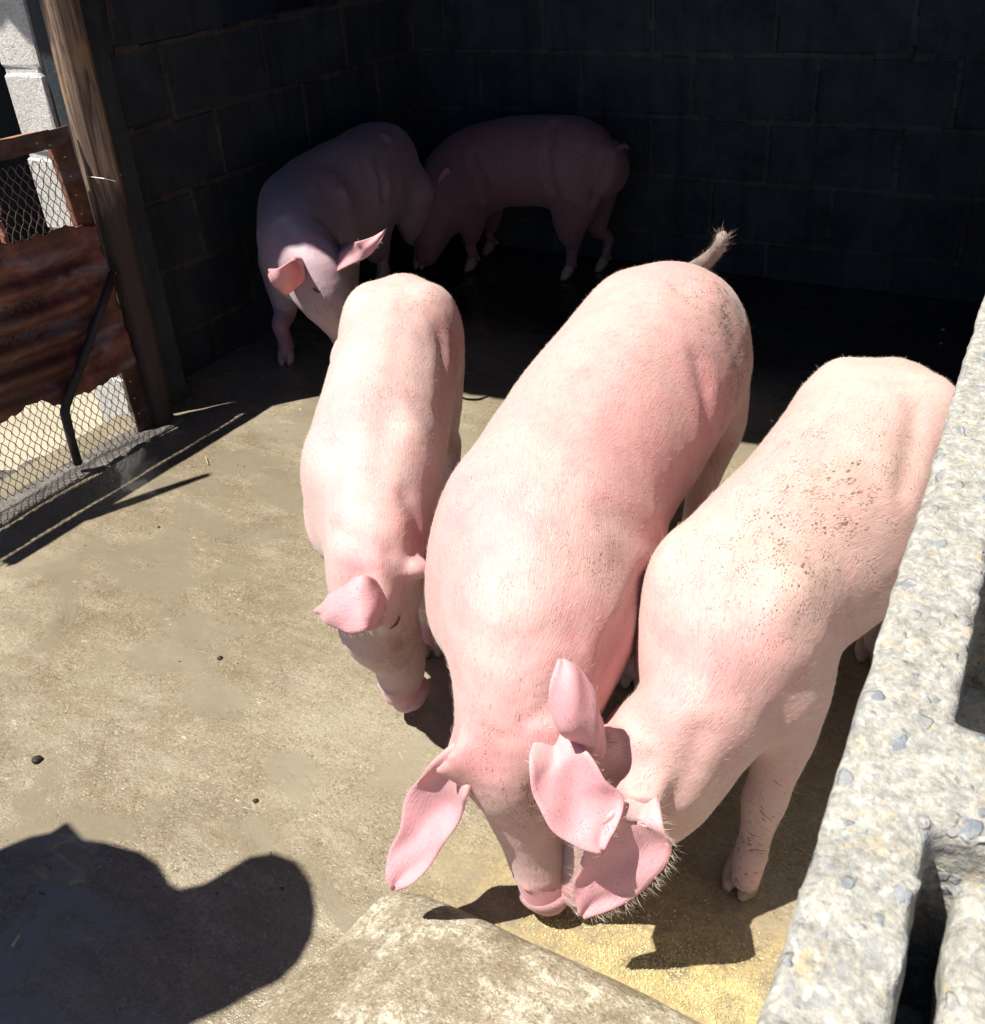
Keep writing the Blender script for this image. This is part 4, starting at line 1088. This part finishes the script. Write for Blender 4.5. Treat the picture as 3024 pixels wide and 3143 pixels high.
M_tail = mat_simple('tail_skin', (0.42, 0.34, 0.29), 0.6, 60, 0.4)
SK1 = mat_skin('pig_skin_cream', (0.98, 0.65, 0.61), (0.97, 0.45, 0.47), (1.0, 0.73, 0.67), 0.0)
SK2 = mat_skin('pig_skin_pink', (0.98, 0.58, 0.55), (0.97, 0.40, 0.42), (0.99, 0.67, 0.61), 3.1)
SK3 = mat_skin('pig_skin_sandy', (0.95, 0.61, 0.56), (0.93, 0.44, 0.45), (0.96, 0.69, 0.61), 6.2, dusk=(0.46, 0.33, 0.22))
SK5 = mat_skin('pig_skin_shade_umber', (0.40, 0.18, 0.20), (0.42, 0.15, 0.19), (0.33, 0.19, 0.21), 5.3)  # skin colour darkened for the shade by the back wall
SK4 = mat_skin('pig_skin_shade_mauve', (0.70, 0.48, 0.56), (0.70, 0.32, 0.40), (0.68, 0.52, 0.58), 9.3)  # shade and its purple tint put into the skin colour

def S(p, a, b): return (*p, a, b)
# ---- pig 1: slim pig on the left
sp1 = [(1.0576,-1.6306,0.4600,0.0500,0.0550), (1.0701,-1.6659,0.4550,0.0900,0.0990), (1.1188,-1.7747,0.4400,0.1160,0.1276), (1.2103,-1.9586,0.4200,0.1176,0.1318), (1.2901,-2.1163,0.3800,0.1168,0.1308), (1.3556,-2.2054,0.3550,0.0958,0.1150), (1.3947,-2.2674,0.3350,0.0786,0.0943), (1.3995,-2.2832,0.2850,0.0751,0.0864), (1.3972,-2.2848,0.2200,0.0655,0.0753), (1.4105,-2.2670,0.1400,0.0470,0.0530), (1.4171,-2.2716,0.0750,0.0370,0.0380), (1.4257,-2.2660,0.0550,0.0310,0.0310)]
l1 = [leg(False, (1.0881,-1.6361,0.3300), (1.1149,-1.6401,0.0000)[:2], (.30, -.62)), leg(False, (0.9780,-1.7218,0.3600), (0.9271,-1.6822,0.0000)[:2], (.30, -.62)),
      leg(True, (1.3673,-2.1273,0.3000), (1.3580,-2.1003,0.0000)[:2], (.30, -.5)), leg(True, (1.2668,-2.1734,0.3000), (1.2433,-2.1313,0.0000)[:2], (.30, -.5))]
make_pig('slim pale pig with folded pink ear, leftmost of the three sunlit pigs', sp1, l1, (1.27, -2.0, 0), SK1, bumps=[(*(1.4549,-2.3473,0.3200), .026)],
    grooves=[([(1.4371,-2.2201,0.4200), (1.4497,-2.2199,0.3800), (1.4563,-2.2469,0.3500)], .006, .018), ([(1.3803,-2.3321,0.4200), (1.4406,-2.3483,0.4200), (1.4901,-2.3465,0.4200)], .005, .015), ([(1.2449,-1.8129,0.5000), (1.2862,-1.8802,0.4500), (1.3265,-1.9585,0.4200)], .005, .018),
             ([(1.1851,-1.8246,0.5800), (1.3038,-2.0330,0.5600), (1.3988,-2.2096,0.5300), (1.4587,-2.3248,0.5000)], .002, .016), ([(1.4349,-2.3159,0.2500), (1.4417,-2.3073,0.2200), (1.4529,-2.2897,0.2000)], .003, .008), ([(1.3311,-2.2623,0.4500), (1.3137,-2.2021,0.4700), (1.2318,-2.1020,0.4700)], .004, .016)],
    muscles=[(.14, .55, .1, .10, .06, .11, .02), (.14, -.55, .1, .10, .06, .11, .02), (.56, .6, .0, .085, .045, .11, .02), (.56, -.6, .0, .085, .045, .11, .02)],
    dirt=[(*(1.2720,-1.8519,0.5200), .10, .55), (*(1.2762,-1.9254,0.5800), .10, .3), (*(1.4166,-2.1528,0.5600), .10, .30), (*(1.4575,-2.3080,0.2000), .06, .55), (*(1.4415,-2.3395,0.2800), .05, .35)],
    pink=[(*(1.1405,-1.6354,0.4000), .08, .8), (*(1.5092,-2.4318,0.4600), .05, .7), (*(1.2090,-2.0915,0.4500), .09, .5), (*(1.4555,-2.2322,0.3600), .06, .9), (*(1.3130,-2.2505,0.4000), .08, .4)],
    ears=[dict(A=[(1.4663,-2.3479,0.2900), (1.4944,-2.4008,0.3250), (1.4911,-2.4178,0.3300), (1.4553,-2.4215,0.3150), (1.4076,-2.4040,0.3000), (1.3551,-2.3767,0.2850)], B=[(1.4266,-2.2873,0.3000), (1.4620,-2.3489,0.3600), (1.4577,-2.3737,0.3850), (1.4210,-2.3792,0.3600), (1.3870,-2.3797,0.3250), (1.3516,-2.3742,0.2880)], cup=.010),
          dict(A=[(1.4850,-2.2845,0.3300), (1.4973,-2.2830,0.3300), (1.4950,-2.2550,0.3200), (1.4877,-2.2170,0.3000)], B=[(1.4814,-2.2798,0.3500), (1.4855,-2.2573,0.3500), (1.4864,-2.2266,0.3400), (1.4863,-2.2055,0.3000)], cup=.01)],
    eyes=[((1.4125,-2.2623,0.2000), (.3, -.5, -.4))], hairs=24000)
# ---- pig 2: big pink pig in the middle
sp2 = [(1.6486,-1.5055,0.5000,0.0500,0.0550), (1.6430,-1.5465,0.4900,0.1100,0.1155), (1.6355,-1.6537,0.4750,0.1522,0.1598), (1.6346,-1.8860,0.4500,0.1620,0.1652), (1.6513,-2.0926,0.4300,0.1545,0.1576), (1.6775,-2.2397,0.4050,0.1611,0.1691), (1.7254,-2.3575,0.3750,0.1323,0.1482), (1.7493,-2.4283,0.3350,0.1003,0.1203), (1.7580,-2.4749,0.2850,0.0740,0.0888), (1.7656,-2.4735,0.2250,0.0643,0.0740), (1.7773,-2.4730,0.1400,0.0490,0.0560), (1.7904,-2.4835,0.0780,0.0380,0.0420), (1.7984,-2.4875,0.0500,0.0350,0.0350)]
l2 = [{'K': [(*(1.6985,-1.5934,0.4200), .075, .095), (*(1.7143,-1.5895,0.3100), .056, .075), (*(1.7095,-1.6074,0.2250), .039, .050), (*(1.7056,-1.6432,0.1600), .029, .036), (*(1.6991,-1.6489,0.1000), .025, .027), (*(1.6926,-1.6517,0.0620), .025, .026), (*(1.6858,-1.6488,0.0350), .022, .021)], 'foot': (1.6727,-1.6170,0.0000)[:2], 'dir': (.1, -.95), 'up': (.1, -.95, 0), 'k': .03}, leg(False, (1.5324,-1.6273,0.3600), (1.4668,-1.5925,-0.0000)[:2], (.1, -.95), 1.15),
      leg(True, (1.7582,-2.1627,0.3300), (1.7255,-2.0134,0.0000)[:2], (.12, -.6), 1.15), leg(True, (1.6014,-2.2915,0.3300), (1.5705,-2.1885,0.0000)[:2], (.12, -.6), 1.15)]
make_pig('largest pig, pink with raised tufted tail, in the middle of the sunlit pigs', sp2, l2, (1.67, -2.05, 0), SK2, snout_r=.037, bumps=[(*(1.8123,-2.4909,0.3350), .038), (*(1.7196,-2.5188,0.2850), .028)],
    grooves=[([(1.7271,-1.7431,0.5000), (1.7454,-1.7575,0.4500), (1.7621,-1.7937,0.4000), (1.7642,-1.8252,0.3500)], .006, .019), ([(1.7484,-2.1753,0.4500), (1.7805,-2.1480,0.4200), (1.8083,-2.1224,0.3800)], .0045, .018),
             ([(1.6295,-1.7135,0.6000), (1.6706,-2.0192,0.6000), (1.6910,-2.2303,0.5800), (1.7111,-2.3771,0.5500), (1.7360,-2.4651,0.5000)], .0028, .018), ([(1.6729,-2.4593,0.4500), (1.7629,-2.5293,0.5000), (1.8092,-2.5166,0.5000), (1.8136,-2.4242,0.4500)], .003, .022),
             ([(1.8108,-2.5419,0.4000), (1.8218,-2.5183,0.4000), (1.8349,-2.4855,0.3800)], .0028, .0055), ([(1.8057,-2.5263,0.4000), (1.8195,-2.5009,0.4000), (1.8344,-2.4638,0.3800)], .0022, .005), ([(1.7607,-2.5474,0.3800), (1.7866,-2.5498,0.3800), (1.8081,-2.5391,0.3800)], .002, .006),
             ([(1.8276,-2.2318,0.4000), (1.8295,-2.2893,0.3800), (1.8248,-2.3458,0.3600)], .006, .016), ([(1.6533,-1.6491,0.5800), (1.6930,-1.5289,0.5000), (1.7472,-1.5936,0.4500)], .004, .02)],
    muscles=[(.15, .5, .0, .13, .065, .14, .02), (.15, -.5, .0, .13, .065, .14, .02), (.58, .5, -.05, .11, .06, .14, .02), (.58, -.5, -.05, .11, .06, .14, .02)],
    dirt=[(*(1.7439,-1.6154,0.5000), .10, 1.25), (*(1.7198,-1.5696,0.5400), .07, .8), (*(1.7619,-1.6397,0.4200), .075, 1.1), (*(1.7700,-1.9785,0.6000), .11, .25), (*(1.8422,-2.3424,0.5200), .10, .25), (*(1.7745,-2.5077,0.2200), .06, .55), (*(1.7709,-2.5358,0.3700), .07, .25)],
    pink=[(*(1.8239,-2.1906,0.5500), .16, .6), (*(1.8399,-2.1868,0.4000), .12, .9), (*(1.6249,-2.3352,0.5000), .12, .6), (*(1.8344,-2.3829,0.3500), .1, .9), (*(1.7208,-1.6825,0.4000), .1, .8), (*(1.7253,-2.5298,0.3000), .06, .7), (*(1.8021,-2.5060,0.3400), .06, .8)],
    ears=[dict(A=[(1.7198,-2.5141,0.3200), (1.7253,-2.5451,0.3450), (1.7088,-2.5568,0.3300), (1.6791,-2.5654,0.2850), (1.6456,-2.5688,0.2250), (1.6432,-2.5870,0.1850), (1.6349,-2.6044,0.1550), (1.6368,-2.6211,0.1250), (1.6465,-2.6198,0.1120)], B=[(1.7484,-2.5459,0.3000), (1.7496,-2.5676,0.3000), (1.7443,-2.5725,0.2800), (1.7245,-2.5668,0.2250), (1.7118,-2.5832,0.1950), (1.6931,-2.5964,0.1600), (1.6756,-2.6114,0.1300), (1.6534,-2.6180,0.1120)], cup=.016, hl=.006),
          dict(A=[(1.7958,-2.4811,0.3350), (1.8201,-2.5366,0.3750), (1.8273,-2.5590,0.3600), (1.8460,-2.5773,0.3250), (1.8677,-2.5804,0.3000), (1.8944,-2.5783,0.2850), (1.9162,-2.5660,0.2750)], B=[(1.8074,-2.4616,0.3400), (1.8436,-2.4979,0.3750), (1.8800,-2.5171,0.3700), (1.9041,-2.5237,0.3450), (1.9237,-2.5189,0.3250), (1.9271,-2.5356,0.3050), (1.9207,-2.5588,0.2800)], cup=.018, hl=.007)],
    tail=[(*(1.6237,-1.4862,0.5600), .022), (*(1.6563,-1.5229,0.5950), .016), (*(1.6824,-1.5439,0.6250), .0125), (*(1.6970,-1.5557,0.6500), .012), (*(1.6985,-1.5536,0.6650), .010), (*(1.6993,-1.5537,0.6680), .004)], hairs=34000, hair_len=.012)
# ---- pig 3: sandy pig on the right against the wall
sp3 = [(2.0548,-1.6584,0.4550,0.0450,0.0495), (2.0528,-1.7007,0.4500,0.0850,0.0935), (2.0351,-1.8303,0.4400,0.1296,0.1400), (2.0140,-2.0190,0.4150,0.1369,0.1479), (1.9664,-2.1472,0.3850,0.1273,0.1350), (1.9516,-2.2665,0.3500,0.1093,0.1202), (1.9503,-2.3546,0.3100,0.0795,0.0914), (1.9156,-2.4044,0.2650,0.0720,0.0807), (1.8853,-2.4341,0.2050,0.0636,0.0700), (1.8628,-2.4479,0.1350,0.0480,0.0528), (1.8420,-2.4620,0.0800,0.0348,0.0366), (1.8290,-2.4665,0.0600,0.0330,0.0330)]
l3 = [leg(False, (2.0955,-1.6880,0.3400), (2.0754,-1.7755,0.0000)[:2], (-.05, -.6)), leg(False, (1.9644,-1.7085,0.3400), (1.9178,-1.6620,0.0000)[:2], (-.05, -.6)),
      {'K': [(*(2.0342,-2.2462,0.3000), .05, .06), (*(2.0393,-2.2588,0.2350), .038, .047), (*(2.0350,-2.2807,0.1720), .027, .031), (*(2.0307,-2.2924,0.1420), .0285, .031), (*(2.0292,-2.3111,0.1000), .0220, .024), (*(2.0279,-2.3292,0.0620), .0235, .025), (*(2.0266,-2.3405,0.0350), .022, .021)], 'foot': (2.0203,-2.3214,0.0000)[:2], 'dir': (-.12, -.5), 'up': (-.12, -.5, 0), 'k': .04}, leg(True, (1.9084,-2.2400,0.2900), (1.8464,-2.2582,0.0000)[:2], (-.12, -.5), 1.0)]
make_pig('sandy pig with mud specks along its back, pressed against the wall on the right', sp3, l3, (1.99, -2.05, 0), SK3, bumps=[(*(1.9306,-2.4732,0.2750), .030), (*(1.8653,-2.4629,0.3250), .024)],
    grooves=[([(2.0895,-1.7976,0.5000), (2.0928,-1.8220,0.4500), (2.0914,-1.8493,0.4000)], .007, .018), ([(2.0370,-2.2186,0.3800), (2.0554,-2.2157,0.3500), (2.0703,-2.1904,0.3000)], .004, .018), ([(1.9080,-2.3942,0.4500), (1.9713,-2.4273,0.4500), (2.0168,-2.3829,0.4000), (2.0434,-2.3689,0.3500)], .0045, .022),
             ([(1.9800,-2.4253,0.3600), (1.9721,-2.4242,0.3000), (1.9550,-2.4363,0.2500)], .006, .014), ([(1.9170,-2.4693,0.4000), (1.9503,-2.4644,0.3700), (1.9651,-2.4516,0.3400)], .004, .014), ([(2.0280,-1.8737,0.5500), (2.0127,-2.1065,0.5500), (1.9770,-2.2245,0.5000), (1.9625,-2.3716,0.4800)], .0025, .016),
             ([(1.9836,-2.2631,0.4800), (2.0145,-2.2207,0.4200), (2.0384,-2.2236,0.3800)], .003, .022)],
    muscles=[(.15, .55, .0, .11, .06, .12, .02), (.15, -.55, .0, .11, .06, .12, .02), (.56, .6, -.05, .10, .055, .13, .02), (.56, -.6, -.05, .10, .055, .13, .02), (.80, -.55, -.35, .06, .04, .05, .04), (.80, .55, -.35, .06, .04, .05, .04)],
    dirt=[(*(2.0457,-2.1564,0.5400), .075, 1.0), (*(2.0155,-2.2536,0.5300), .085, .75), (*(1.9940,-2.0896,0.5600), .10, .45), (*(1.9644,-2.2053,0.5000), .08, .5), (*(2.0727,-1.9580,0.5000), .09, .35), (*(1.9969,-2.3448,0.4800), .08, .3), (*(2.0786,-2.1050,0.4200), .12, .3), (*(1.9525,-2.4158,0.3000), .05, .35), (*(2.0257,-2.3320,0.0900), .055, .6)],
    pink=[(*(1.9624,-2.4029,0.4500), .12, .7), (*(1.9572,-2.0404,0.5000), .12, .3), (*(1.9296,-2.4751,0.3200), .07, .5)],
    ears=[dict(A=[(1.8790,-2.4434,0.3000), (1.8841,-2.4794,0.3600), (1.8751,-2.4773,0.4050), (1.8683,-2.4798,0.4400), (1.8528,-2.4833,0.4600), (1.8394,-2.4888,0.4700)], B=[(1.8605,-2.4639,0.3000), (1.8633,-2.5060,0.3600), (1.8530,-2.5297,0.4000), (1.8419,-2.5315,0.4300), (1.8361,-2.5182,0.4550), (1.8335,-2.4927,0.4700)], cup=-.018, hl=.004),
          dict(A=[(1.9073,-2.4498,0.2700), (1.9207,-2.5090,0.3100), (1.9138,-2.5359,0.3050), (1.8971,-2.5478,0.2650), (1.8834,-2.5549,0.2200), (1.8776,-2.5596,0.1750), (1.8836,-2.5595,0.1400)], B=[(1.9297,-2.4486,0.2800), (1.9569,-2.4940,0.3100), (1.9749,-2.5201,0.3000), (1.9830,-2.5196,0.2650), (1.9694,-2.5249,0.2200), (1.9375,-2.5386,0.1700), (1.8923,-2.5573,0.1350)], cup=.014, hl=.013, hair=150)],
    hairs=30000)
# ---- pig 4: dark pig turning its face into a sliver of sun
sp4 = [S((0.1427,-0.3740,0.4400), .05, .06), S((0.1504,-0.4274,0.4350), .10, .12), S((0.1658,-0.5432,0.4250), .14, .15), S((0.2222,-0.7752,0.4200), .150, .16), S((0.2455,-0.9594,0.4100), .148, .165), S((0.3277,-1.1378,0.4100), .125, .15), S((0.4150,-1.2559,0.3850), .105, .14),
       S((0.4924,-1.3006,0.3600), .088, .110), S((0.5316,-1.3209,0.3100), .076, .088), S((0.5363,-1.2929,0.2400), .055, .062), S((0.5287,-1.2613,0.1800), .040, .042), S((0.5227,-1.2482,0.1500), .037, .037)]
l4 = [leg(False, (0.2562,-0.4800,0.3300), (0.1504,-0.3279,0.0000)[:2], (.15, -.7)), leg(False, (0.2357,-0.6796,0.3300), (0.1245,-0.5306,0.0000)[:2], (.15, -.7)),
      leg(True, (0.2236,-1.1351,0.3000), (0.2410,-1.1990,0.0000)[:2], (.25, -.5)), leg(True, (0.3499,-1.0409,0.3000), (0.3206,-0.9353,0.0000)[:2], (.25, -.5))]
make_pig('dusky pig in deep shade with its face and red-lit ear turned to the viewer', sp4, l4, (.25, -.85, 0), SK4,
    muscles=[(.56, .6, -.05, .10, .06, .13, .02), (.56, -.6, -.05, .10, .06, .13, .02)], grooves=[([(0.1667,-0.4749,0.5000), (0.2266,-0.6135,0.4500), (0.3177,-0.7216,0.4000)], .012, .018), ([(0.3415,-0.9586,0.4500), (0.3730,-1.0478,0.4000), (0.4066,-1.0776,0.3500)], .010, .016), ([(0.4598,-1.3559,0.5000), (0.6158,-1.4798,0.5000), (0.6629,-1.4421,0.4800)], .006, .018)],
    ears=[dict(A=[(0.5811,-1.4125,0.4200), (0.5839,-1.4425,0.4550), (0.5753,-1.4703,0.4550), (0.5561,-1.4931,0.4400), (0.5115,-1.4836,0.4300)], B=[(0.5750,-1.4425,0.3850), (0.5453,-1.4447,0.3650), (0.5139,-1.4463,0.3500), (0.4999,-1.4597,0.3700), (0.4912,-1.4682,0.4000)], cup=-.022, hair=60, root=False),
          dict(A=[(0.6250,-1.3549,0.4200), (0.6460,-1.3515,0.4600), (0.7000,-1.3532,0.4800), (0.7536,-1.3563,0.5000), (0.7755,-1.3286,0.5150)], B=[(0.6478,-1.3116,0.3800), (0.6776,-1.3271,0.4100), (0.7173,-1.3410,0.4400), (0.7700,-1.3632,0.4800), (0.7778,-1.3300,0.5130)], cup=.01, hair=40, root=False)],
    eyes=[((0.4860,-1.2934,0.3000), (.75, .1, -.45))], dirt=[(*(0.3890,-1.0345,0.5500), .2, .4), (*(0.5397,-1.3178,0.2500), .06, .5)], hairs=6000, egg=.06)
# ---- pig 5: pig in profile at the back wall
def Y5(px, py, y=-.27): return None
sp5 = [S((0.8797,-0.2700,0.4070), .078, .095), S((0.8424,-0.2700,0.4113), .108, .126), S((0.7611,-0.2700,0.4160), .13, .148), S((0.6343,-0.2700,0.4146), .140, .150), S((0.4975,-0.2800,0.4008), .140, .148), S((0.3917,-0.3000,0.3697), .120, .145), S((0.3318,-0.3300,0.3328), .10, .125),
       S((0.2993,-0.3700,0.2762), .088, .105), S((0.2876,-0.4100,0.2117), .070, .082), S((0.2776,-0.4400,0.1440), .050, .056), S((0.2706,-0.4500,0.1023), .038, .038)]
l5 = [leg(False, (0.8129,-0.3300,0.3353), (0.7322,-0.2559,0.0000)[:2], (-1, -.05), .82, kk=.02), leg(False, (0.8237,-0.2000,0.3155), (0.8106,-0.1367,0.0000)[:2], (-1, -.05), .70, kk=.02),
      leg(True, (0.3965,-0.3600,0.3001), (0.3620,-0.2994,0.0000)[:2], (-1, -.05), .85), leg(True, (0.3898,-0.2200,0.2711), (0.3299,-0.1143,0.0000)[:2], (-1, -.05), .85)]
make_pig('muddy pig in shade-darkened colour standing side on by the back wall, farthest of the five', sp5, l5, (.6, -.28, 0), SK5, snout_r=.03,
    muscles=[(.6, .6, -.1, .09, .05, .12, .02)], grooves=[([(0.7395,-0.3500,0.5533), (0.7392,-0.4000,0.4660), (0.7613,-0.4000,0.3585)], .012, .016), ([(0.4587,-0.4000,0.4482), (0.4931,-0.4000,0.3721), (0.4985,-0.4000,0.3105)], .008, .016), ([(0.9065,-0.3000,0.4530), (0.8919,-0.3300,0.3758), (0.8537,-0.3300,0.3042)], .008, .014)],
    ears=[dict(A=[(0.3388,-0.3800,0.3463), (0.3765,-0.4200,0.3862), (0.3968,-0.4600,0.4205)], B=[(0.3334,-0.4200,0.3166), (0.3493,-0.4600,0.3643), (0.3865,-0.4700,0.4188)], cup=.008, hair=20, root=False)],
    tail=[(*(0.9278,-0.2700,0.4737), .011), (*(0.9466,-0.2800,0.4854), .007), (*(0.9617,-0.2900,0.4885), .006), (*(0.9688,-0.2900,0.4808), .004)],
    dirt=[(*(0.7751,-0.3500,0.5061), .2, .5)], hairs=5000)

# ------------------------------------------------------------------ small litter on the floor
def lump(name, label, cat, p, s, mat, group=None, sq=1.6, seed=1):
    p = np.array(p, float) + [0, 0, s * .35]
    lo_, n_, P_ = field_grid(p - s * 2, p + s * 2, s / 6)
    f_ = np.linalg.norm((P_ - p) * np.array([1, 1, sq]), axis=1) - s + 0.45 * s * vnoise(P_ * (0.9 / s), seed, 3)
    V, F = surface_nets(f_.reshape(n_), lo_, s / 6, 0)
    return tag(mesh_obj(name, V, F, mat), label, cat, group)
lump('dung_clod', 'black dung clod on the floor above the rounded shadow, biggest of the clods', 'dung', (0.9090,-2.6317,0.0000), .0085, M_dung, 'dung clods on the floor', seed=4)
lump('dung_clod', 'small black clod in the middle of the bare floor left of the slim pig snout', 'dung', (1.0134,-2.3030,0.0000), .0055, M_dung, 'dung clods on the floor', seed=5)
lump('dung_clod', 'round dark pellet close to the left flank of the slim pig', 'dung', (0.6351,-1.5975,0.0000), .006, M_dung, 'dung clods on the floor', 1.1, seed=6)
lump('dung_clod', 'tiny dark crumb near the gate shadow edge on the left', 'dung', (0.5629,-2.0307,0.0000), .0035, M_dung, 'dung clods on the floor', seed=7)
lump('dung_clod', 'dark crumb beside the tip of the hanging ear of the largest pig', 'dung', (1.3028,-2.5273,0.0000), .004, M_dung, 'dung clods on the floor', seed=8)
FLECK = [(1.6696,-0.9982,0.0000), (1.9586,-0.2535,0.0000), (1.9701,-0.3552,0.0000), (0.4005,-0.4284,0.0000), (-0.1156,-1.0659,0.0000)]
for i, (px, py, s, lb) in enumerate(((1395,806,.006, None), (1802,632,.006, 'upper pale fleck on the dark floor by the low wall'), (1800,658,.005, 'lower pale fleck on the dark floor by the low wall'), (888,545,.004, 'pale fleck on the dark floor between the two shaded pigs'), (443,631,.004, 'lone white speck on the dark floor beside the side wall'))):
    if lb is None: px, py, lb = 1478, 807, 'pale fleck on the dark floor between the two right hand pigs'
    lump('floor_fleck', lb, 'fleck', FLECK[i], s, M_fleck, 'pale flecks on the dark floor', 2.2, seed=20 + i)
b = MB(); b.tube([(0.4362,-1.7498,0.0080), (0.4700,-1.7739,0.0060)], .0011, 5); tag(b.build('straw', M_straw, None, True), 'single pale straw on the floor beside the gate shadow', 'straw')
b = MB(); b.tube([(1.1692,-2.8607,0.0080), (1.1705,-2.8699,0.0060), (1.1727,-2.8766,0.0060)], .002, 5); tag(b.build('husk', M_straw, None, True), 'pale husk lying in the rounded shadow at bottom left', 'husk')
# crumbs of ground feed by the ledge: nobody could count them
N = 2600; c = np.stack([rng.normal(1.97, .10, N), -2.50 + np.abs(rng.normal(0, .055, N)) - .03], 1)
c = c[(c[:, 0] > 1.68) & (c[:, 0] < 2.18)]; N = len(c)
Pn = np.stack([c[:, 0], c[:, 1], 0 * c[:, 0]], 1); z = 0.004 * vnoise(Pn * 2.2, 3) + 0.0022 * vnoise(Pn * 9, 5) + 0.0012 * vnoise(Pn * 34, 8, 2) + 0.0008
sz = rng.uniform(.0008, .0021, N); V = []; 
th = rng.uniform(0, 6.28, N)
corners = np.array([(1, 0, 0), (0, 1, 0), (-1, 0, 0), (0, -1, 0), (0, 0, .8), (0, 0, -.8)])
Fo = np.array([(0, 1, 4), (1, 2, 4), (2, 3, 4), (3, 0, 4), (1, 0, 5), (2, 1, 5), (3, 2, 5), (0, 3, 5)])
cr = np.repeat(corners[None], N, 0) * sz[:, None, None] * rng.uniform(.7, 1.3, (N, 6, 1))
cs_, sn_ = np.cos(th)[:, None], np.sin(th)[:, None]
X = cr[..., 0] * cs_ - cr[..., 1] * sn_; Y = cr[..., 0] * sn_ + cr[..., 1] * cs_
V = np.stack([X + c[:, :1], Y + c[:, 1:], cr[..., 2] + z[:, None]], 2).reshape(-1, 3)
F = (np.arange(N)[:, None, None] * 6 + Fo[None]).reshape(-1, 3)
tag(mesh_obj('feed_crumbs', V, F, M_feed, None, False), 'yellow crumbs of ground feed scattered by the ledge', 'feed', kind='stuff')
